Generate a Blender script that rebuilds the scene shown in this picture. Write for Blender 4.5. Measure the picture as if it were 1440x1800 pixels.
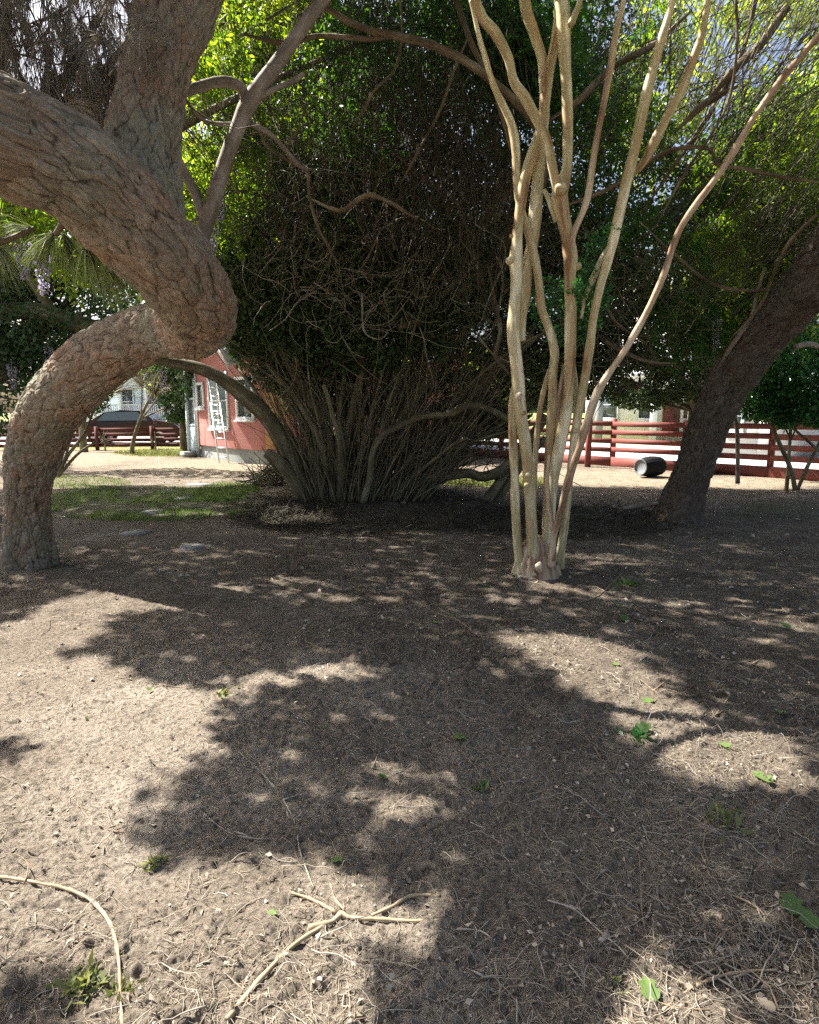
import bpy, math, random
import numpy as np
from mathutils import Vector
R = math.radians
random.seed(7); rng = np.random.default_rng(7)
sc = bpy.context.scene
for o in list(bpy.data.objects): bpy.data.objects.remove(o)
C = sc.collection.objects

# ------------------------------------------------------------------ camera, world, sun, exposure
FPX, PITCH, CH = 1100.0, R(9.2), 1.55
cd = bpy.data.cameras.new('camera'); cam = bpy.data.objects.new('camera', cd); C.link(cam)
cam.location = (0, 0, CH); cam.rotation_euler = (math.pi/2 - PITCH, 0, 0)
cd.sensor_fit = 'HORIZONTAL'; cd.sensor_width = 36; cd.lens = 36*FPX/1440; cd.clip_start = .05; cd.clip_end = 2000
sc.camera = cam
SUN = Vector((-0.80, 0.42, 0.0)).normalized(); SEL = R(50)
SUN = Vector((SUN.x*math.cos(SEL), SUN.y*math.cos(SEL), math.sin(SEL)))
w = bpy.data.worlds.new('World'); sc.world = w; w.use_nodes = True
nt = w.node_tree; bg = nt.nodes['Background']; sky = nt.nodes.new('ShaderNodeTexSky')
sky.sky_type = 'NISHITA'; sky.sun_disc = False; sky.sun_elevation = SEL
sky.sun_rotation = math.atan2(SUN.x, SUN.y); sky.air_density = 1.0; sky.dust_density = 5.0; sky.ozone_density = 0.6
nt.links.new(sky.outputs[0], bg.inputs[0]); bg.inputs[1].default_value = 0.07
sl = bpy.data.lights.new('sun', 'SUN'); sl.energy = 5.0; sl.angle = R(0.5); sl.color = (1.0, .95, .87)
so = bpy.data.objects.new('sun', sl); C.link(so); so.rotation_euler = SUN.to_track_quat('Z', 'Y').to_euler()
so.location = (0, 0, 30)
sc.view_settings.view_transform = 'Standard'; sc.view_settings.look = 'None'
sc.view_settings.exposure = 1.95; sc.view_settings.gamma = 1
sc.cycles.max_bounces = 6; sc.cycles.diffuse_bounces = 4; sc.cycles.transmission_bounces = 3; sc.cycles.glossy_bounces = 2
sc.cycles.use_denoising = False

# ------------------------------------------------------------------ projection helpers (photo is 1440 x 1800)
CP, SP = math.cos(PITCH), math.sin(PITCH)
def ray(px, py):
    a = (px-720)/FPX; b = (900-py)/FPX
    return np.array([a, CP + b*SP, -SP + b*CP])
def PT(px, py, Y):
    r = ray(px, py); return np.array([0, 0, CH]) + r*(Y/r[1])
def GP(px, py):
    r = ray(px, py); return np.array([0, 0, CH]) + r*(CH/-r[2])
def pix(p):
    d = p - np.array([0, 0, CH]); z = d[..., 1]*CP - d[..., 2]*SP; u = d[..., 1]*SP + d[..., 2]*CP
    z = np.where(z > .05, z, .05)
    return 720 + FPX*d[..., 0]/z, 900 - FPX*u/z

# ------------------------------------------------------------------ noise
def h3(ix, iy, iz, s=0):
    n = (ix.astype(np.int64)*374761393 + iy.astype(np.int64)*668265263 + iz.astype(np.int64)*2147483647 + s*974634777) & 0xffffffff
    n = ((n ^ (n >> 13))*1274126177) & 0xffffffff
    return ((n ^ (n >> 16)) & 0xffffff)/16777216.0
def vnoise(p, s=0):
    i = np.floor(p).astype(np.int64); f = p - i; f = f*f*(3-2*f); r = 0
    for dx in (0, 1):
        for dy in (0, 1):
            for dz in (0, 1):
                wgt = (f[:, 0] if dx else 1-f[:, 0])*(f[:, 1] if dy else 1-f[:, 1])*(f[:, 2] if dz else 1-f[:, 2])
                r = r + wgt*h3(i[:, 0]+dx, i[:, 1]+dy, i[:, 2]+dz, s)
    return r*2-1
def fbm(p, o=4, s=0):
    r = 0; a = 1; t = 0
    for k in range(o): r = r + a*vnoise(p*(2**k), s+k); t += a; a *= .5
    return r/t
def worley(p, s=0):
    i = np.floor(p).astype(np.int64); n = len(p); d1 = np.full(n, 9.); d2 = np.full(n, 9.); cid = np.zeros(n)
    for dx in (-1, 0, 1):
        for dy in (-1, 0, 1):
            for dz in (-1, 0, 1):
                c = i + np.array([dx, dy, dz])
                q = np.stack([c[:, 0]+h3(c[:, 0], c[:, 1], c[:, 2], s), c[:, 1]+h3(c[:, 0], c[:, 1], c[:, 2], s+1), c[:, 2]+h3(c[:, 0], c[:, 1], c[:, 2], s+2)], 1)
                d = np.linalg.norm(q-p, axis=1); hh = h3(c[:, 0], c[:, 1], c[:, 2], s+3)
                m = d < d1; d2 = np.where(m, d1, np.minimum(d2, d)); cid = np.where(m, hh, cid); d1 = np.where(m, d, d1)
    return d1, d2, cid
def p2(x, y, f): return np.stack([x*f, y*f, np.zeros_like(x)+.37], 1)

# ------------------------------------------------------------------ the ground's height
MOUND = GP(640, 880)
def hgt(x, y, fine=True):
    x = np.asarray(x, float).ravel(); y = np.asarray(y, float).ravel()
    h = .035*fbm(p2(x, y, .55), 2, 11) + .030*fbm(p2(x, y, 2.1), 4, 12)
    dx = (x-MOUND[0])/3.0; dy = (y-MOUND[1]-.6)/1.5
    h += .16*np.exp(-(dx*dx+dy*dy))
    near = np.clip((11-y)/6, 0, 1)
    if fine:
        a = vnoise(p2(x, y, 13), 13); b = fbm(p2(x+y*.3, y-x*.3, 34), 3, 14)+.4*np.abs(vnoise(p2(x*.6+y*.5, y*1.2-x*.2, 24), 18))
        cl = worley(p2(x, y, 17), 15)[0]
        mul = np.clip(.5+fbm(p2(x, y, 1.3), 2, 16)*1.3, .15, 1)
        st_ = fbm(np.stack([(x*.8+y*.6)*14, (y*.8-x*.6)*42, 0*x+.4], 1), 3, 19)
        near = near*(1+.5*np.clip((4.5-y)/3, 0, 1))
        h += near*(.008*a + .015*b*(.5+mul) + .009*np.clip(.55-cl, 0, 1)*mul + .012*st_)
        # shallow raked ruts running away to the left
        h -= near*.010*np.clip(fbm(p2(x*.8+y*.35, y*.28-x*.1, 9), 2, 17)-.25, 0, 1)
    return h
def hz(x, y): return float(hgt([x], [y], False)[0])

# ------------------------------------------------------------------ patches of sun on the ground (gaps in the canopy)
LITP = [
 [(-600,1180),(-200,1120),(0,1110),(80,1062),(180,1035),(250,1038),(330,1062),(400,1068),(385,1084),(300,1078),(205,1082),(200,1112),(125,1142),(200,1165),(300,1205),(385,1212),(450,1185),(520,1188),(560,1205),(480,1225),(410,1240),(392,1290),(400,1325),(330,1350),(262,1382),(330,1400),(300,1430),(258,1468),(300,1505),(440,1512),(520,1490),(590,1500),(640,1545),(790,1560),(830,1610),(860,1650),(760,1665),(690,1690),(700,1760),(740,1850),(760,2400),(-900,2400)],
 [(860,1120),(930,1108),(1000,1112),(1100,1138),(1150,1165),(1190,1205),(1195,1235),(1270,1258),(1330,1280),(1400,1328),(1450,1375),(1500,1500),(1400,1440),(1310,1400),(1240,1395),(1170,1365),(1100,1320),(1060,1260),(1000,1215),(930,1175)],
 [(940,1800),(1000,1720),(1100,1690),(1200,1740),(1330,1790),(1480,1760),(1500,2300),(900,2300)],
 [(120,800),(330,796),(470,815),(470,832),(330,822),(120,830)],
 [(740,838),(905,834),(1060,836),(1180,828),(1300,846),(1250,856),(1040,856),(900,862),(740,862)],
 [(150,780),(330,790),(330,797),(100,800)],
]
LITE = [(700,1140,42,12),(765,1137,40,9),(520,1024,70,7),(430,1038,90,6),(600,1050,50,5),(520,916,62,17),(420,932,110,5),(575,900,22,8),(330,905,60,3),
 (1200,1060,52,4),(1335,1128,42,6),(1330,1166,25,7),(1432,1015,24,4),(1402,1200,18,4),(590,1188,90,13),(500,1200,70,13),(870,1186,46,11),(840,1232,36,6),
 (535,1312,34,11),(660,1333,24,9),(780,1328,22,8),(705,1405,36,14),(560,1375,36,18),(1178,1500,42,20),(1050,1592,40,18),(1415,1640,50,22),(990,1075,26,6),(885,1055,24,3),
 (690,1055,30,3),(700,1620,110,26),(640,1750,40,22),(1225,1600,20,10),(1010,1310,18,6),(930,1265,24,7),(1115,1395,14,6),(475,1265,36,10),(640,1090,30,3),(820,1110,24,4),(860,1400,20,9),(350,855,60,4),
 (1290,1010,22,2),(150,1290,1,1),(1080,975,30,2),(750,975,20,2),(1330,1520,22,9)]
DARKP = [[(-120,1830),(0,1762),(70,1742),(125,1752),(150,1800),(150,1950),(-200,2000)], [(-80,1300),(0,1300),(35,1303),(32,1332),(0,1342),(-80,1345)], [(330,1880),(300,1840),(360,1835)]]
def inpoly(x, y, poly):
    r = np.zeros(len(x), bool); n = len(poly)
    for i in range(n):
        x1, y1 = poly[i]; x2, y2 = poly[(i+1) % n]
        if y1 == y2: continue
        c = ((y1 > y) != (y2 > y)) & (x < (x2-x1)*(y-y1)/(y2-y1)+x1); r ^= c
    return r
SV = np.array(SUN)
def lit(P):
    """True where the shadow of a leaf at P would fall on one of the sunlit patches of the ground"""
    g = P - SV*(P[:, 2:3]/SV[2]); ok = g[:, 1] > .35
    px, py = pix(g)
    q = p2(g[:, 0], g[:, 1], 3.0); s = np.clip((py-760)/600, .06, 1)
    px = px + 20*vnoise(q, 31)*s; py = py + 12*vnoise(q*1.3, 32)*s
    m = np.zeros(len(P), bool)
    for pl in LITP: m |= inpoly(px, py, pl)
    for a, b, c, d in LITE: m |= ((px-a)/c)**2 + ((py-b)/d)**2 < 1
    for pl in DARKP: m &= ~inpoly(px, py, pl)
    return m & ok
# shafts of sun that reach stems and leaves higher up: (point, radius)
SHAFT = [(PT(430, 180, 14.5), 2.6), (PT(380, 380, 14), 1.8), (PT(1260, 130, 15), 2.6), (PT(1400, 330, 15), 2.0), (PT(430, 130, 9.5), 1.0), (PT(400, 330, 10), .8), (PT(1230, 130, 9.3), 1.1), (PT(1390, 270, 8.8), 1.1), (PT(560, 150, 9.5), .6),
 (PT(905, 560, 5.4), .10), (PT(903, 500, 5.4), .08), (PT(984, 335, 5.6), .13), (PT(995, 440, 5.6), .13), (PT(1000, 560, 5.6), .08), (PT(992, 120, 5.6), .10), (PT(932, 900, 5.4), .10), (PT(906, 950, 5.5), .07), (PT(900, 300, 5.6), .09), (PT(915, 350, 5.5), .10), (PT(893, 95, 5.4), .12), (PT(945, 200, 5.5), .07),
 (PT(1030, 700, 5.6), .06), (PT(1094, 360, 5.5), .10), (PT(1130, 200, 5.4), .12), (PT(1200, 395, 5.1), .12), (PT(1058, 200, 5.5), .08), (PT(975, 650, 5.7), .07), (PT(945, 985, 5.4), .10), (PT(925, 30, 5.6), .1), (PT(1160, 240, 5.3), .1),
 (PT(95, 440, 3.25), .20), (PT(190, 470, 3.2), .12), (PT(14, 900, 6.2), .10), (PT(12, 840, 6.1), .08), (PT(60, 700, 5.9), .06), (PT(100, 640, 5.7), .05), (PT(480, 110, 4.2), .12), (PT(425, 215, 4.2), .08), (PT(370, 145, 4.1), .07),
 (PT(555, 360, 7.6), .10), (PT(620, 355, 7.6), .09), (PT(650, 75, 6.9), .12), (PT(765, 90, 7), .1), (PT(830, 480, 10), .12), (PT(835, 505, 10), .08), (PT(640, 500, 9.8), .15), (PT(700, 430, 9.8), .15), (PT(560, 470, 9.8), .15), (PT(865, 560, 8.8), .06),
 (PT(780, 300, 8.9), .15), (PT(700, 200, 8.8), .2), (PT(620, 250, 8.8), .2), (PT(1300, 260, 7.8), .4), (PT(1400, 120, 7.6), .5), (PT(1180, 180, 8.3), .35), (PT(840, 720, 10.4), .12), (PT(700, 740, 10.4), .1)]
SHAFT += [(PT(px_, py_, 5.5), r_) for px_, py_, r_ in ((938,960,.10),(933,880,.11),(926,800,.08),(915,700,.10),(905,620,.09),(905,450,.10),(912,390,.10),(950,230,.09),(970,110,.10),(903,850,.08),(908,920,.09),(984,780,.08),(998,690,.09),(1003,600,.10),(1003,510,.10),(999,420,.12),(984,350,.14),(998,240,.10),(994,150,.12),(990,40,.12),
 (930,185,.10),(882,75,.11),(848,30,.10),(966,255,.08),(1045,560,.09),(1075,440,.12),(1100,320,.12),(1140,150,.12),(1170,50,.10),(1215,110,.12),(1240,335,.10),(1310,230,.12),(1110,600,.08),(952,560,.08),(970,1000,.12),(930,1000,.12))]
def carve(P):
    k = ~lit(P)
    for c_, r_ in SHAFT:
        v = P-c_; t_ = v@SV; d_ = np.linalg.norm(v-t_[:, None]*SV, axis=1); k &= ~((t_ > max(.3, .8*r_)) & (d_ < r_))
    return k

# ------------------------------------------------------------------ mesh builder
class MB:
    def __init__(s): s.v = []; s.q = []; s.t = []; s.tc = []; s.at = []; s.n = 0
    def add(s, V, Q=None, T=None, tc=None, at=None):
        V = np.asarray(V, float).reshape(-1, 3); s.v.append(V)
        if Q is not None and len(Q): s.q.append(np.asarray(Q, np.int64).reshape(-1, 4)+s.n)
        if T is not None and len(T): s.t.append(np.asarray(T, np.int64).reshape(-1, 3)+s.n)
        s.tc.append(V if tc is None else tc); s.at.append(np.zeros(len(V)) if at is None else at); s.n += len(V); return s
    def box(s, o, ax, ay, az):
        o, ax, ay, az = [np.asarray(k, float) for k in (o, ax, ay, az)]
        V = [o, o+ax, o+ax+ay, o+ay, o+az, o+ax+az, o+ax+ay+az, o+ay+az]
        return s.add(V, [(0,3,2,1),(4,5,6,7),(0,1,5,4),(1,2,6,5),(2,3,7,6),(3,0,4,7)])
    def cbox(s, c, sx, sy, sz, rz=0):
        a = np.array([math.cos(rz), math.sin(rz), 0]); b = np.array([-math.sin(rz), math.cos(rz), 0]); k = np.array([0, 0, 1.])
        return s.box(np.asarray(c)-a*sx/2-b*sy/2-k*sz/2, a*sx, b*sy, k*sz)
def mesh(mb, name, smooth=False):
    V = np.concatenate(mb.v); me = bpy.data.meshes.new(name)
    q = np.concatenate(mb.q) if mb.q else np.zeros((0, 4), int); t = np.concatenate(mb.t) if mb.t else np.zeros((0, 3), int)
    me.vertices.add(len(V)); nl = len(q)*4+len(t)*3; me.loops.add(nl); me.polygons.add(len(q)+len(t))
    me.loops.foreach_set('vertex_index', np.concatenate([q.ravel(), t.ravel()]).astype(np.int32))
    st = np.concatenate([np.arange(len(q))*4, len(q)*4+np.arange(len(t))*3]).astype(np.int32)
    me.polygons.foreach_set('loop_start', st)
    me.polygons.foreach_set('loop_total', np.concatenate([np.full(len(q), 4), np.full(len(t), 3)]).astype(np.int32))
    if smooth: me.polygons.foreach_set('use_smooth', np.ones(len(q)+len(t), bool))
    a = me.attributes.new('tc', 'FLOAT_VECTOR', 'POINT'); a.data.foreach_set('vector', np.concatenate(mb.tc).astype(np.float32).ravel())
    at_ = np.concatenate(mb.at); a = me.attributes.new('at', 'FLOAT', 'POINT'); a.data.foreach_set('value', at_.real.astype(np.float32))
    if np.iscomplexobj(at_): a = me.attributes.new('crk', 'FLOAT', 'POINT'); a.data.foreach_set('value', at_.imag.astype(np.float32))
    return me, V
def root_of(o):
    while o.parent: o = o.parent
    return o
def obj(name, mb, mat, parent=None, smooth=False, label=None, cat=None, group=None, kind=None, origin=None):
    me, V = mesh(mb, name, smooth); o = bpy.data.objects.new(name, me); C.link(o)
    if parent is not None:
        o.parent = parent; off = np.array(root_of(parent).location)
    else:
        off = np.array(origin) if origin is not None else np.zeros(3); o.location = off
    me.vertices.foreach_set('co', (V-off).astype(np.float32).ravel()); me.update(); me.validate(clean_customdata=False)
    me.materials.append(mat)
    if label: o['label'] = label
    if cat: o['category'] = cat
    if group: o['group'] = group
    if kind: o['kind'] = kind
    return o
def thing(name, label, cat, loc=(0, 0, 0), group=None):
    o = bpy.data.objects.new(name, None); C.link(o); o.location = tuple(float(k) for k in loc); o['label'] = label; o['category'] = cat
    if group: o['group'] = group
    return o

# ------------------------------------------------------------------ tubes, curves, leaves
def spline(P, step):
    P = np.asarray(P, float); Q = np.vstack([2*P[0]-P[1], P, 2*P[-1]-P[-2]]); out = []
    for i in range(1, len(Q)-2):
        n = max(1, int(np.linalg.norm(Q[i+1, :3]-Q[i, :3])/step)); t = np.arange(n)[:, None]/n
        a, b, c, d = Q[i-1], Q[i], Q[i+1], Q[i+2]
        out.append(.5*((2*b)+(c-a)*t+(2*a-5*b+4*c-d)*t*t+(3*b-a-3*c+d)*t**3))
    out.append(P[-1][None]); return np.vstack(out)
def tube(mb, pts, step=.08, segs=10, disp=None, cap=True, off=None):
    """pts rows: x,y,z,radius. disp(tc, theta, t) gives extra radius and a per-vertex value"""
    S = spline(pts, step); P, rad = S[:, :3], S[:, 3]; n = len(P)
    T = np.gradient(P, axis=0); T /= np.linalg.norm(T, axis=1)[:, None]+1e-9
    N = np.zeros((n, 3)); ref = np.array([1, 0, 0]) if abs(T[0][0]) < .8 else np.array([0, 1, 0]); N[0] = np.cross(T[0], ref); N[0] /= np.linalg.norm(N[0])
    for i in range(1, n):
        v = N[i-1]-T[i]*np.dot(N[i-1], T[i]); N[i] = v/(np.linalg.norm(v)+1e-9)
    B = np.cross(T, N); L = np.concatenate([[0], np.cumsum(np.linalg.norm(np.diff(P, axis=0), axis=1))])
    th = np.arange(segs)/segs*2*math.pi; ct, st = np.cos(th), np.sin(th)
    rm = max(float(np.mean(rad)), 1e-3)
    o = rng.random()*50 if off is None else off
    tc = np.stack([np.broadcast_to(ct[None]*rm, (n, segs)), np.broadcast_to(st[None]*rm, (n, segs)), np.broadcast_to(L[:, None]+o, (n, segs))], 2).reshape(-1, 3)
    rr = np.broadcast_to(rad[:, None], (n, segs)).reshape(-1).copy(); at = np.zeros(n*segs)
    if disp is not None:
        dr, at = disp(tc, np.tile(th, n), np.repeat(np.linspace(0, 1, n), segs)); rr = rr+dr
    dirs = (ct[None, :, None]*N[:, None]+st[None, :, None]*B[:, None]).reshape(-1, 3)
    V = np.repeat(P, segs, 0)+dirs*rr[:, None]
    i = np.arange(n-1)[:, None]*segs; j = np.arange(segs)[None]; j2 = (j+1) % segs
    Q = np.stack([i+j, i+j2, i+segs+j2, i+segs+j], 2).reshape(-1, 4); Tn = []
    if cap:
        V = np.vstack([V, P[0], P[-1]]); tc = np.vstack([tc, [0, 0, o], [0, 0, L[-1]+o]]); at = np.concatenate([at, [at[0], at[-1]]]); a, b = n*segs, n*segs+1; e = (n-1)*segs
        Tn = [(a, (k+1) % segs, k) for k in range(segs)]+[(b, e+k, e+(k+1) % segs) for k in range(segs)]
    mb.add(V, Q, Tn, tc, at); return S
def tubes(mb, P, rad, segs=3):
    """P (n,k,3), rad (n,k)"""
    n, k, _ = P.shape; T = np.gradient(P, axis=1); T /= np.linalg.norm(T, axis=2)[..., None]+1e-9
    ref = np.where(np.abs(T[:, :1, 2:3]) > .8, np.array([1., 0, 0]), np.array([0, 0, 1.])); N = np.cross(T, np.broadcast_to(ref, T.shape)); N /= np.linalg.norm(N, axis=2)[..., None]+1e-9; B = np.cross(T, N)
    th = np.arange(segs)/segs*2*math.pi
    D = np.cos(th)[None, None, :, None]*N[:, :, None]+np.sin(th)[None, None, :, None]*B[:, :, None]
    V = (P[:, :, None]+D*rad[:, :, None, None]).reshape(-1, 3)
    b = (np.arange(n)[:, None, None]*k+np.arange(k-1)[None, :, None])*segs; j = np.arange(segs)[None, None]; j2 = (j+1) % segs
    Q = np.stack([b+j, b+j2, b+segs+j2, b+segs+j], 3).reshape(-1, 4)
    L = np.cumsum(np.linalg.norm(np.diff(P, axis=1, prepend=P[:, :1]), axis=2), axis=1)
    tc = np.stack([np.broadcast_to((np.cos(th)*.01)[None, None], (n, k, segs)), np.broadcast_to((np.sin(th)*.01)[None, None], (n, k, segs)), np.broadcast_to((L+rng.random((n, 1))*30)[:, :, None], (n, k, segs))], 3).reshape(-1, 3)
    mb.add(V, Q, None, tc, np.repeat(rng.random(n), k*segs))
def unit(v): return v/(np.linalg.norm(v, axis=-1, keepdims=True)+1e-9)
def rdir(n): return unit(rng.normal(size=(n, 3)))
def wander(start, d0, length, k, wob, grav=0):
    """random walks: start (n,3), d0 (n,3), length (n,)"""
    n = len(start); P = np.zeros((n, k, 3)); P[:, 0] = start; d = unit(d0); turn = rng.normal(size=(n, 3))*wob
    for i in range(1, k):
        turn = .6*turn+rng.normal(size=(n, 3))*wob; d = unit(d+turn+np.array([0, 0, grav])); P[:, i] = P[:, i-1]+d*(length/(k-1))[:, None]
    return P
def leaves(mb, pos, d, L, W, fold=.25):
    n = len(pos); s = unit(np.cross(d, rdir(n))); nn = np.cross(s, d); L = L[:, None]; W = W[:, None]
    V = np.stack([pos, pos+d*L*.42+s*W*.5+nn*W*fold, pos+d*L, pos+d*L*.42-s*W*.5+nn*W*fold], 1).reshape(-1, 3)
    mb.add(V, np.arange(n*4).reshape(n, 4), None, V, np.repeat(rng.random(n), 4))
def ell(n, c, r, hollow=0.0):
    u = rdir(n)*(hollow+(1-hollow)*rng.random((n, 1)))**(1/3); return np.asarray(c)+u*np.asarray(r)
def blob(n, px, py, Y, rx, ry, dY, hollow=0):
    c = PT(px, py, Y); return ell(n, c, (rx/FPX*Y, dY, ry/FPX*Y*1.02), hollow)
def clump(P, f, thr, s=0): return P[vnoise(P*f, 40+s) > thr]
def simple_leaves(mb, P, L=.06, W=.03, droop=.3, do_carve=True):
    if do_carve: P = P[carve(P)]
    n = len(P); d = unit(rdir(n)+np.array([0, 0, -droop])); s = .7+.6*rng.random(n); leaves(mb, P, d, L*s, W*s)
def pinnate(mb, P, L=.24, k=6, ll=.058, lw=.024, do_carve=True):
    if do_carve: P = P[carve(P)]
    n = len(P); d = unit(rdir(n)*np.array([1, 1, .4])+np.array([0, 0, -.65])); side = unit(np.cross(d, rdir(n))); t = (np.arange(k)+1)/k
    base = P[:, None]+d[:, None]*(L*t)[None, :, None]+np.array([0, 0, -.05])*(t**2)[None, :, None]
    for sg in (1, -1):
        dd = unit(side[:, None]*sg+d[:, None]*.55+np.array([0, 0, -.25])+rng.normal(size=(n, k, 3))*.13).reshape(-1, 3); q = base.reshape(-1, 3); m = len(q)
        leaves(mb, q, dd, ll*(.8+.4*rng.random(m)), lw*(.8+.4*rng.random(m)), .12)

# ------------------------------------------------------------------ materials
def node_mat(name, rough=.8, spec=.3):
    m = bpy.data.materials.new(name); m.use_nodes = True; nt = m.node_tree; b = nt.nodes['Principled BSDF']
    b.inputs['Roughness'].default_value = rough; b.inputs['Specular IOR Level'].default_value = spec
    return m, nt, b
def N(nt, t, **kw):
    n = nt.nodes.new('ShaderNode'+t)
    for k, v in kw.items():
        if k in n.inputs: n.inputs[k].default_value = v
        else: setattr(n, k, v)
    return n
def ramp(nt, fac, stops):
    r = nt.nodes.new('ShaderNodeValToRGB'); e = r.color_ramp.elements
    while len(e) < len(stops): e.new(.5)
    for i, (p, c) in enumerate(stops): e[i].position = p; e[i].color = (*c, 1)
    nt.links.new(fac, r.inputs[0]); return r.outputs[0]
def mixc(nt, fac, a, b, blend='MIX'):
    m = nt.nodes.new('ShaderNodeMix'); m.data_type = 'RGBA'; m.blend_type = blend
    for k, v in ((0, fac), (6, a), (7, b)):
        if hasattr(v, 'links'): nt.links.new(v, m.inputs[k])
        else: m.inputs[k].default_value = v if k == 0 else (*v, 1)
    return m.outputs[2]
def attr(nt, name, out='Vector'): a = nt.nodes.new('ShaderNodeAttribute'); a.attribute_name = name; return a.outputs[out]
def noise(nt, vec, scale, detail=4, rough=.6, sc3=None):
    if sc3:
        mp = nt.nodes.new('ShaderNodeMapping'); mp.inputs['Scale'].default_value = sc3; nt.links.new(vec, mp.inputs[0]); vec = mp.outputs[0]
    n = N(nt, 'TexNoise', Scale=scale, Detail=detail, Roughness=rough); nt.links.new(vec, n.inputs['Vector']); return n.outputs[0]
def bump(nt, b, h, strength, dist): 
    k = N(nt, 'Bump', Strength=strength, Distance=dist); nt.links.new(h, k.inputs['Height']); nt.links.new(k.outputs[0], b.inputs['Normal'])
def pine_mat(name, stops, red):
    m, nt, b = node_mat(name, .9, .2); tc = attr(nt, 'tc')
    n1 = noise(nt, tc, 14, 5, .7, (1, 1, .5)); n2 = noise(nt, tc, 3, 3, .6); cell = attr(nt, 'at', 'Fac')
    ca = mixc(nt, .5, ramp(nt, n1, stops), ramp(nt, cell, [(0, stops[0][1]), (1, stops[-1][1])]))
    cb = mixc(nt, ramp(nt, n2, [(.42, (0, 0, 0)), (.62, (1, 1, 1))]), ca, mixc(nt, n1, red, ca))
    cb = mixc(nt, ramp(nt, noise(nt, tc, 1.6, 4, .65), [(.46, (0, 0, 0)), (.62, (.75, .75, .75))]), cb, mixc(nt, n1, tuple(k*.8 for k in stops[0][1]), (stops[2][1][1]*.95, stops[2][1][1]*1.0, stops[2][1][2]*.92)))
    cb = mixc(nt, ramp(nt, attr(nt, 'crk', 'Fac'), [(.03, (0, 0, 0)), (.30, (1, 1, 1))]), tuple(k*.22 for k in stops[0][1]), cb); cb = mixc(nt, 1., cb, ramp(nt, noise(nt, tc, 70, 4, .7, (1, 1, .5)), [(.3, (.6, .6, .6)), (.7, (1.4, 1.4, 1.4))]), 'MULTIPLY')
    nt.links.new(cb, b.inputs['Base Color']); bump(nt, b, noise(nt, tc, 45, 6, .75, (1, 1, .6)), 1.0, .02); return m
M = {}
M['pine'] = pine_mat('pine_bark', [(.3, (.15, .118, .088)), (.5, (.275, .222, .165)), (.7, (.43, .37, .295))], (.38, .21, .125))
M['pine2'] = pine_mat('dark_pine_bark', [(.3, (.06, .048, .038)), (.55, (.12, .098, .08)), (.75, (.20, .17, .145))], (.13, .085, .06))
def bark(name, stops, sc=9, zs=.25, bs=.4, bd=.006, rough=.75, det=5):
    m, nt, b = node_mat(name, rough, .25); tc = attr(nt, 'tc'); n1 = noise(nt, tc, sc, det, .6, (1, 1, zs))
    nt.links.new(ramp(nt, n1, stops), b.inputs['Base Color']); bump(nt, b, noise(nt, tc, sc*5, 5, .7, (1, 1, .15)), bs, bd); return m
M['myrtle'] = bark('smooth_mottled_bark', [(.34, (.24, .14, .07)), (.42, (.46, .33, .18)), (.48, (.40, .34, .18)), (.53, (.60, .50, .30)), (.57, (.48, .42, .25)), (.64, (.80, .72, .52))], 8, .2, .5, .005, .6, 3.5)
M['myrtle_red'] = bark('reddish_flaking_bark', [(.36, (.17, .10, .06)), (.46, (.34, .23, .15)), (.54, (.45, .34, .23)), (.64, (.62, .52, .38))], 14, .15, .6, .006)
M['stem'] = bark('shrub_bark', [(.33, (.08, .068, .04)), (.52, (.165, .145, .09)), (.68, (.30, .27, .19))], 9, .3, .5, .006)
M['vine'] = bark('vine_bark', [(.35, (.07, .05, .032)), (.52, (.155, .115, .075)), (.68, (.28, .225, .16))], 10, .2, .6, .006)
M['graybark'] = bark('grey_bark', [(.35, (.14, .11, .085)), (.55, (.24, .20, .16)), (.7, (.34, .30, .26))], 12, .4, .5, .006)
M['cut'] = bark('cut_wood', [(.35, (.36, .29, .20)), (.6, (.52, .45, .34))], 30, 1, .2, .002)
M['strand'] = bark('dark_thin_vine_bark', [(.35, (.035, .029, .019)), (.55, (.075, .064, .042)), (.7, (.16, .14, .10))], 9, .3, .4, .004)
M['lichen'] = bark('pale_dead_twig', [(.35, (.20, .17, .13)), (.6, (.38, .34, .28))], 9, .3, .4, .004)
def stick(name, a, b_):
    m, nt, b = node_mat(name, .7, .3); nt.links.new(mixc(nt, noise(nt, attr(nt, 'tc'), 25, 3, .6, (1, 1, .2)), a, b_), b.inputs['Base Color']); return m
M['straw'] = stick('dry_straw', (.16, .125, .085), (.50, .42, .32)); M['twig'] = stick('dry_twig', (.12, .085, .055), (.30, .22, .14)); M['root'] = stick('tan_root', (.15, .105, .065), (.46, .37, .24))
def leafm(name, c1, c2, tr=.5, rough=.5, tint=(1.6, 1.5, .5)):
    m = bpy.data.materials.new(name); m.use_nodes = True; nt = m.node_tree; b = nt.nodes['Principled BSDF']; out = nt.nodes['Material Output']
    b.inputs['Roughness'].default_value = rough; b.inputs['Specular IOR Level'].default_value = .35
    col = mixc(nt, attr(nt, 'at', 'Fac'), c1, c2); nt.links.new(col, b.inputs['Base Color'])
    t = nt.nodes.new('ShaderNodeBsdfTranslucent'); nt.links.new(mixc(nt, 1.0, col, tint, 'MULTIPLY'), t.inputs[0])
    mx = nt.nodes.new('ShaderNodeMixShader'); mx.inputs[0].default_value = tr
    nt.links.new(b.outputs[0], mx.inputs[1]); nt.links.new(t.outputs[0], mx.inputs[2]); nt.links.new(mx.outputs[0], out.inputs[0]); return m
M['wleaf'] = leafm('wisteria_leaf', (.045, .12, .025), (.24, .33, .05), .5, .45, (2.5, 2.3, .6))
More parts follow.
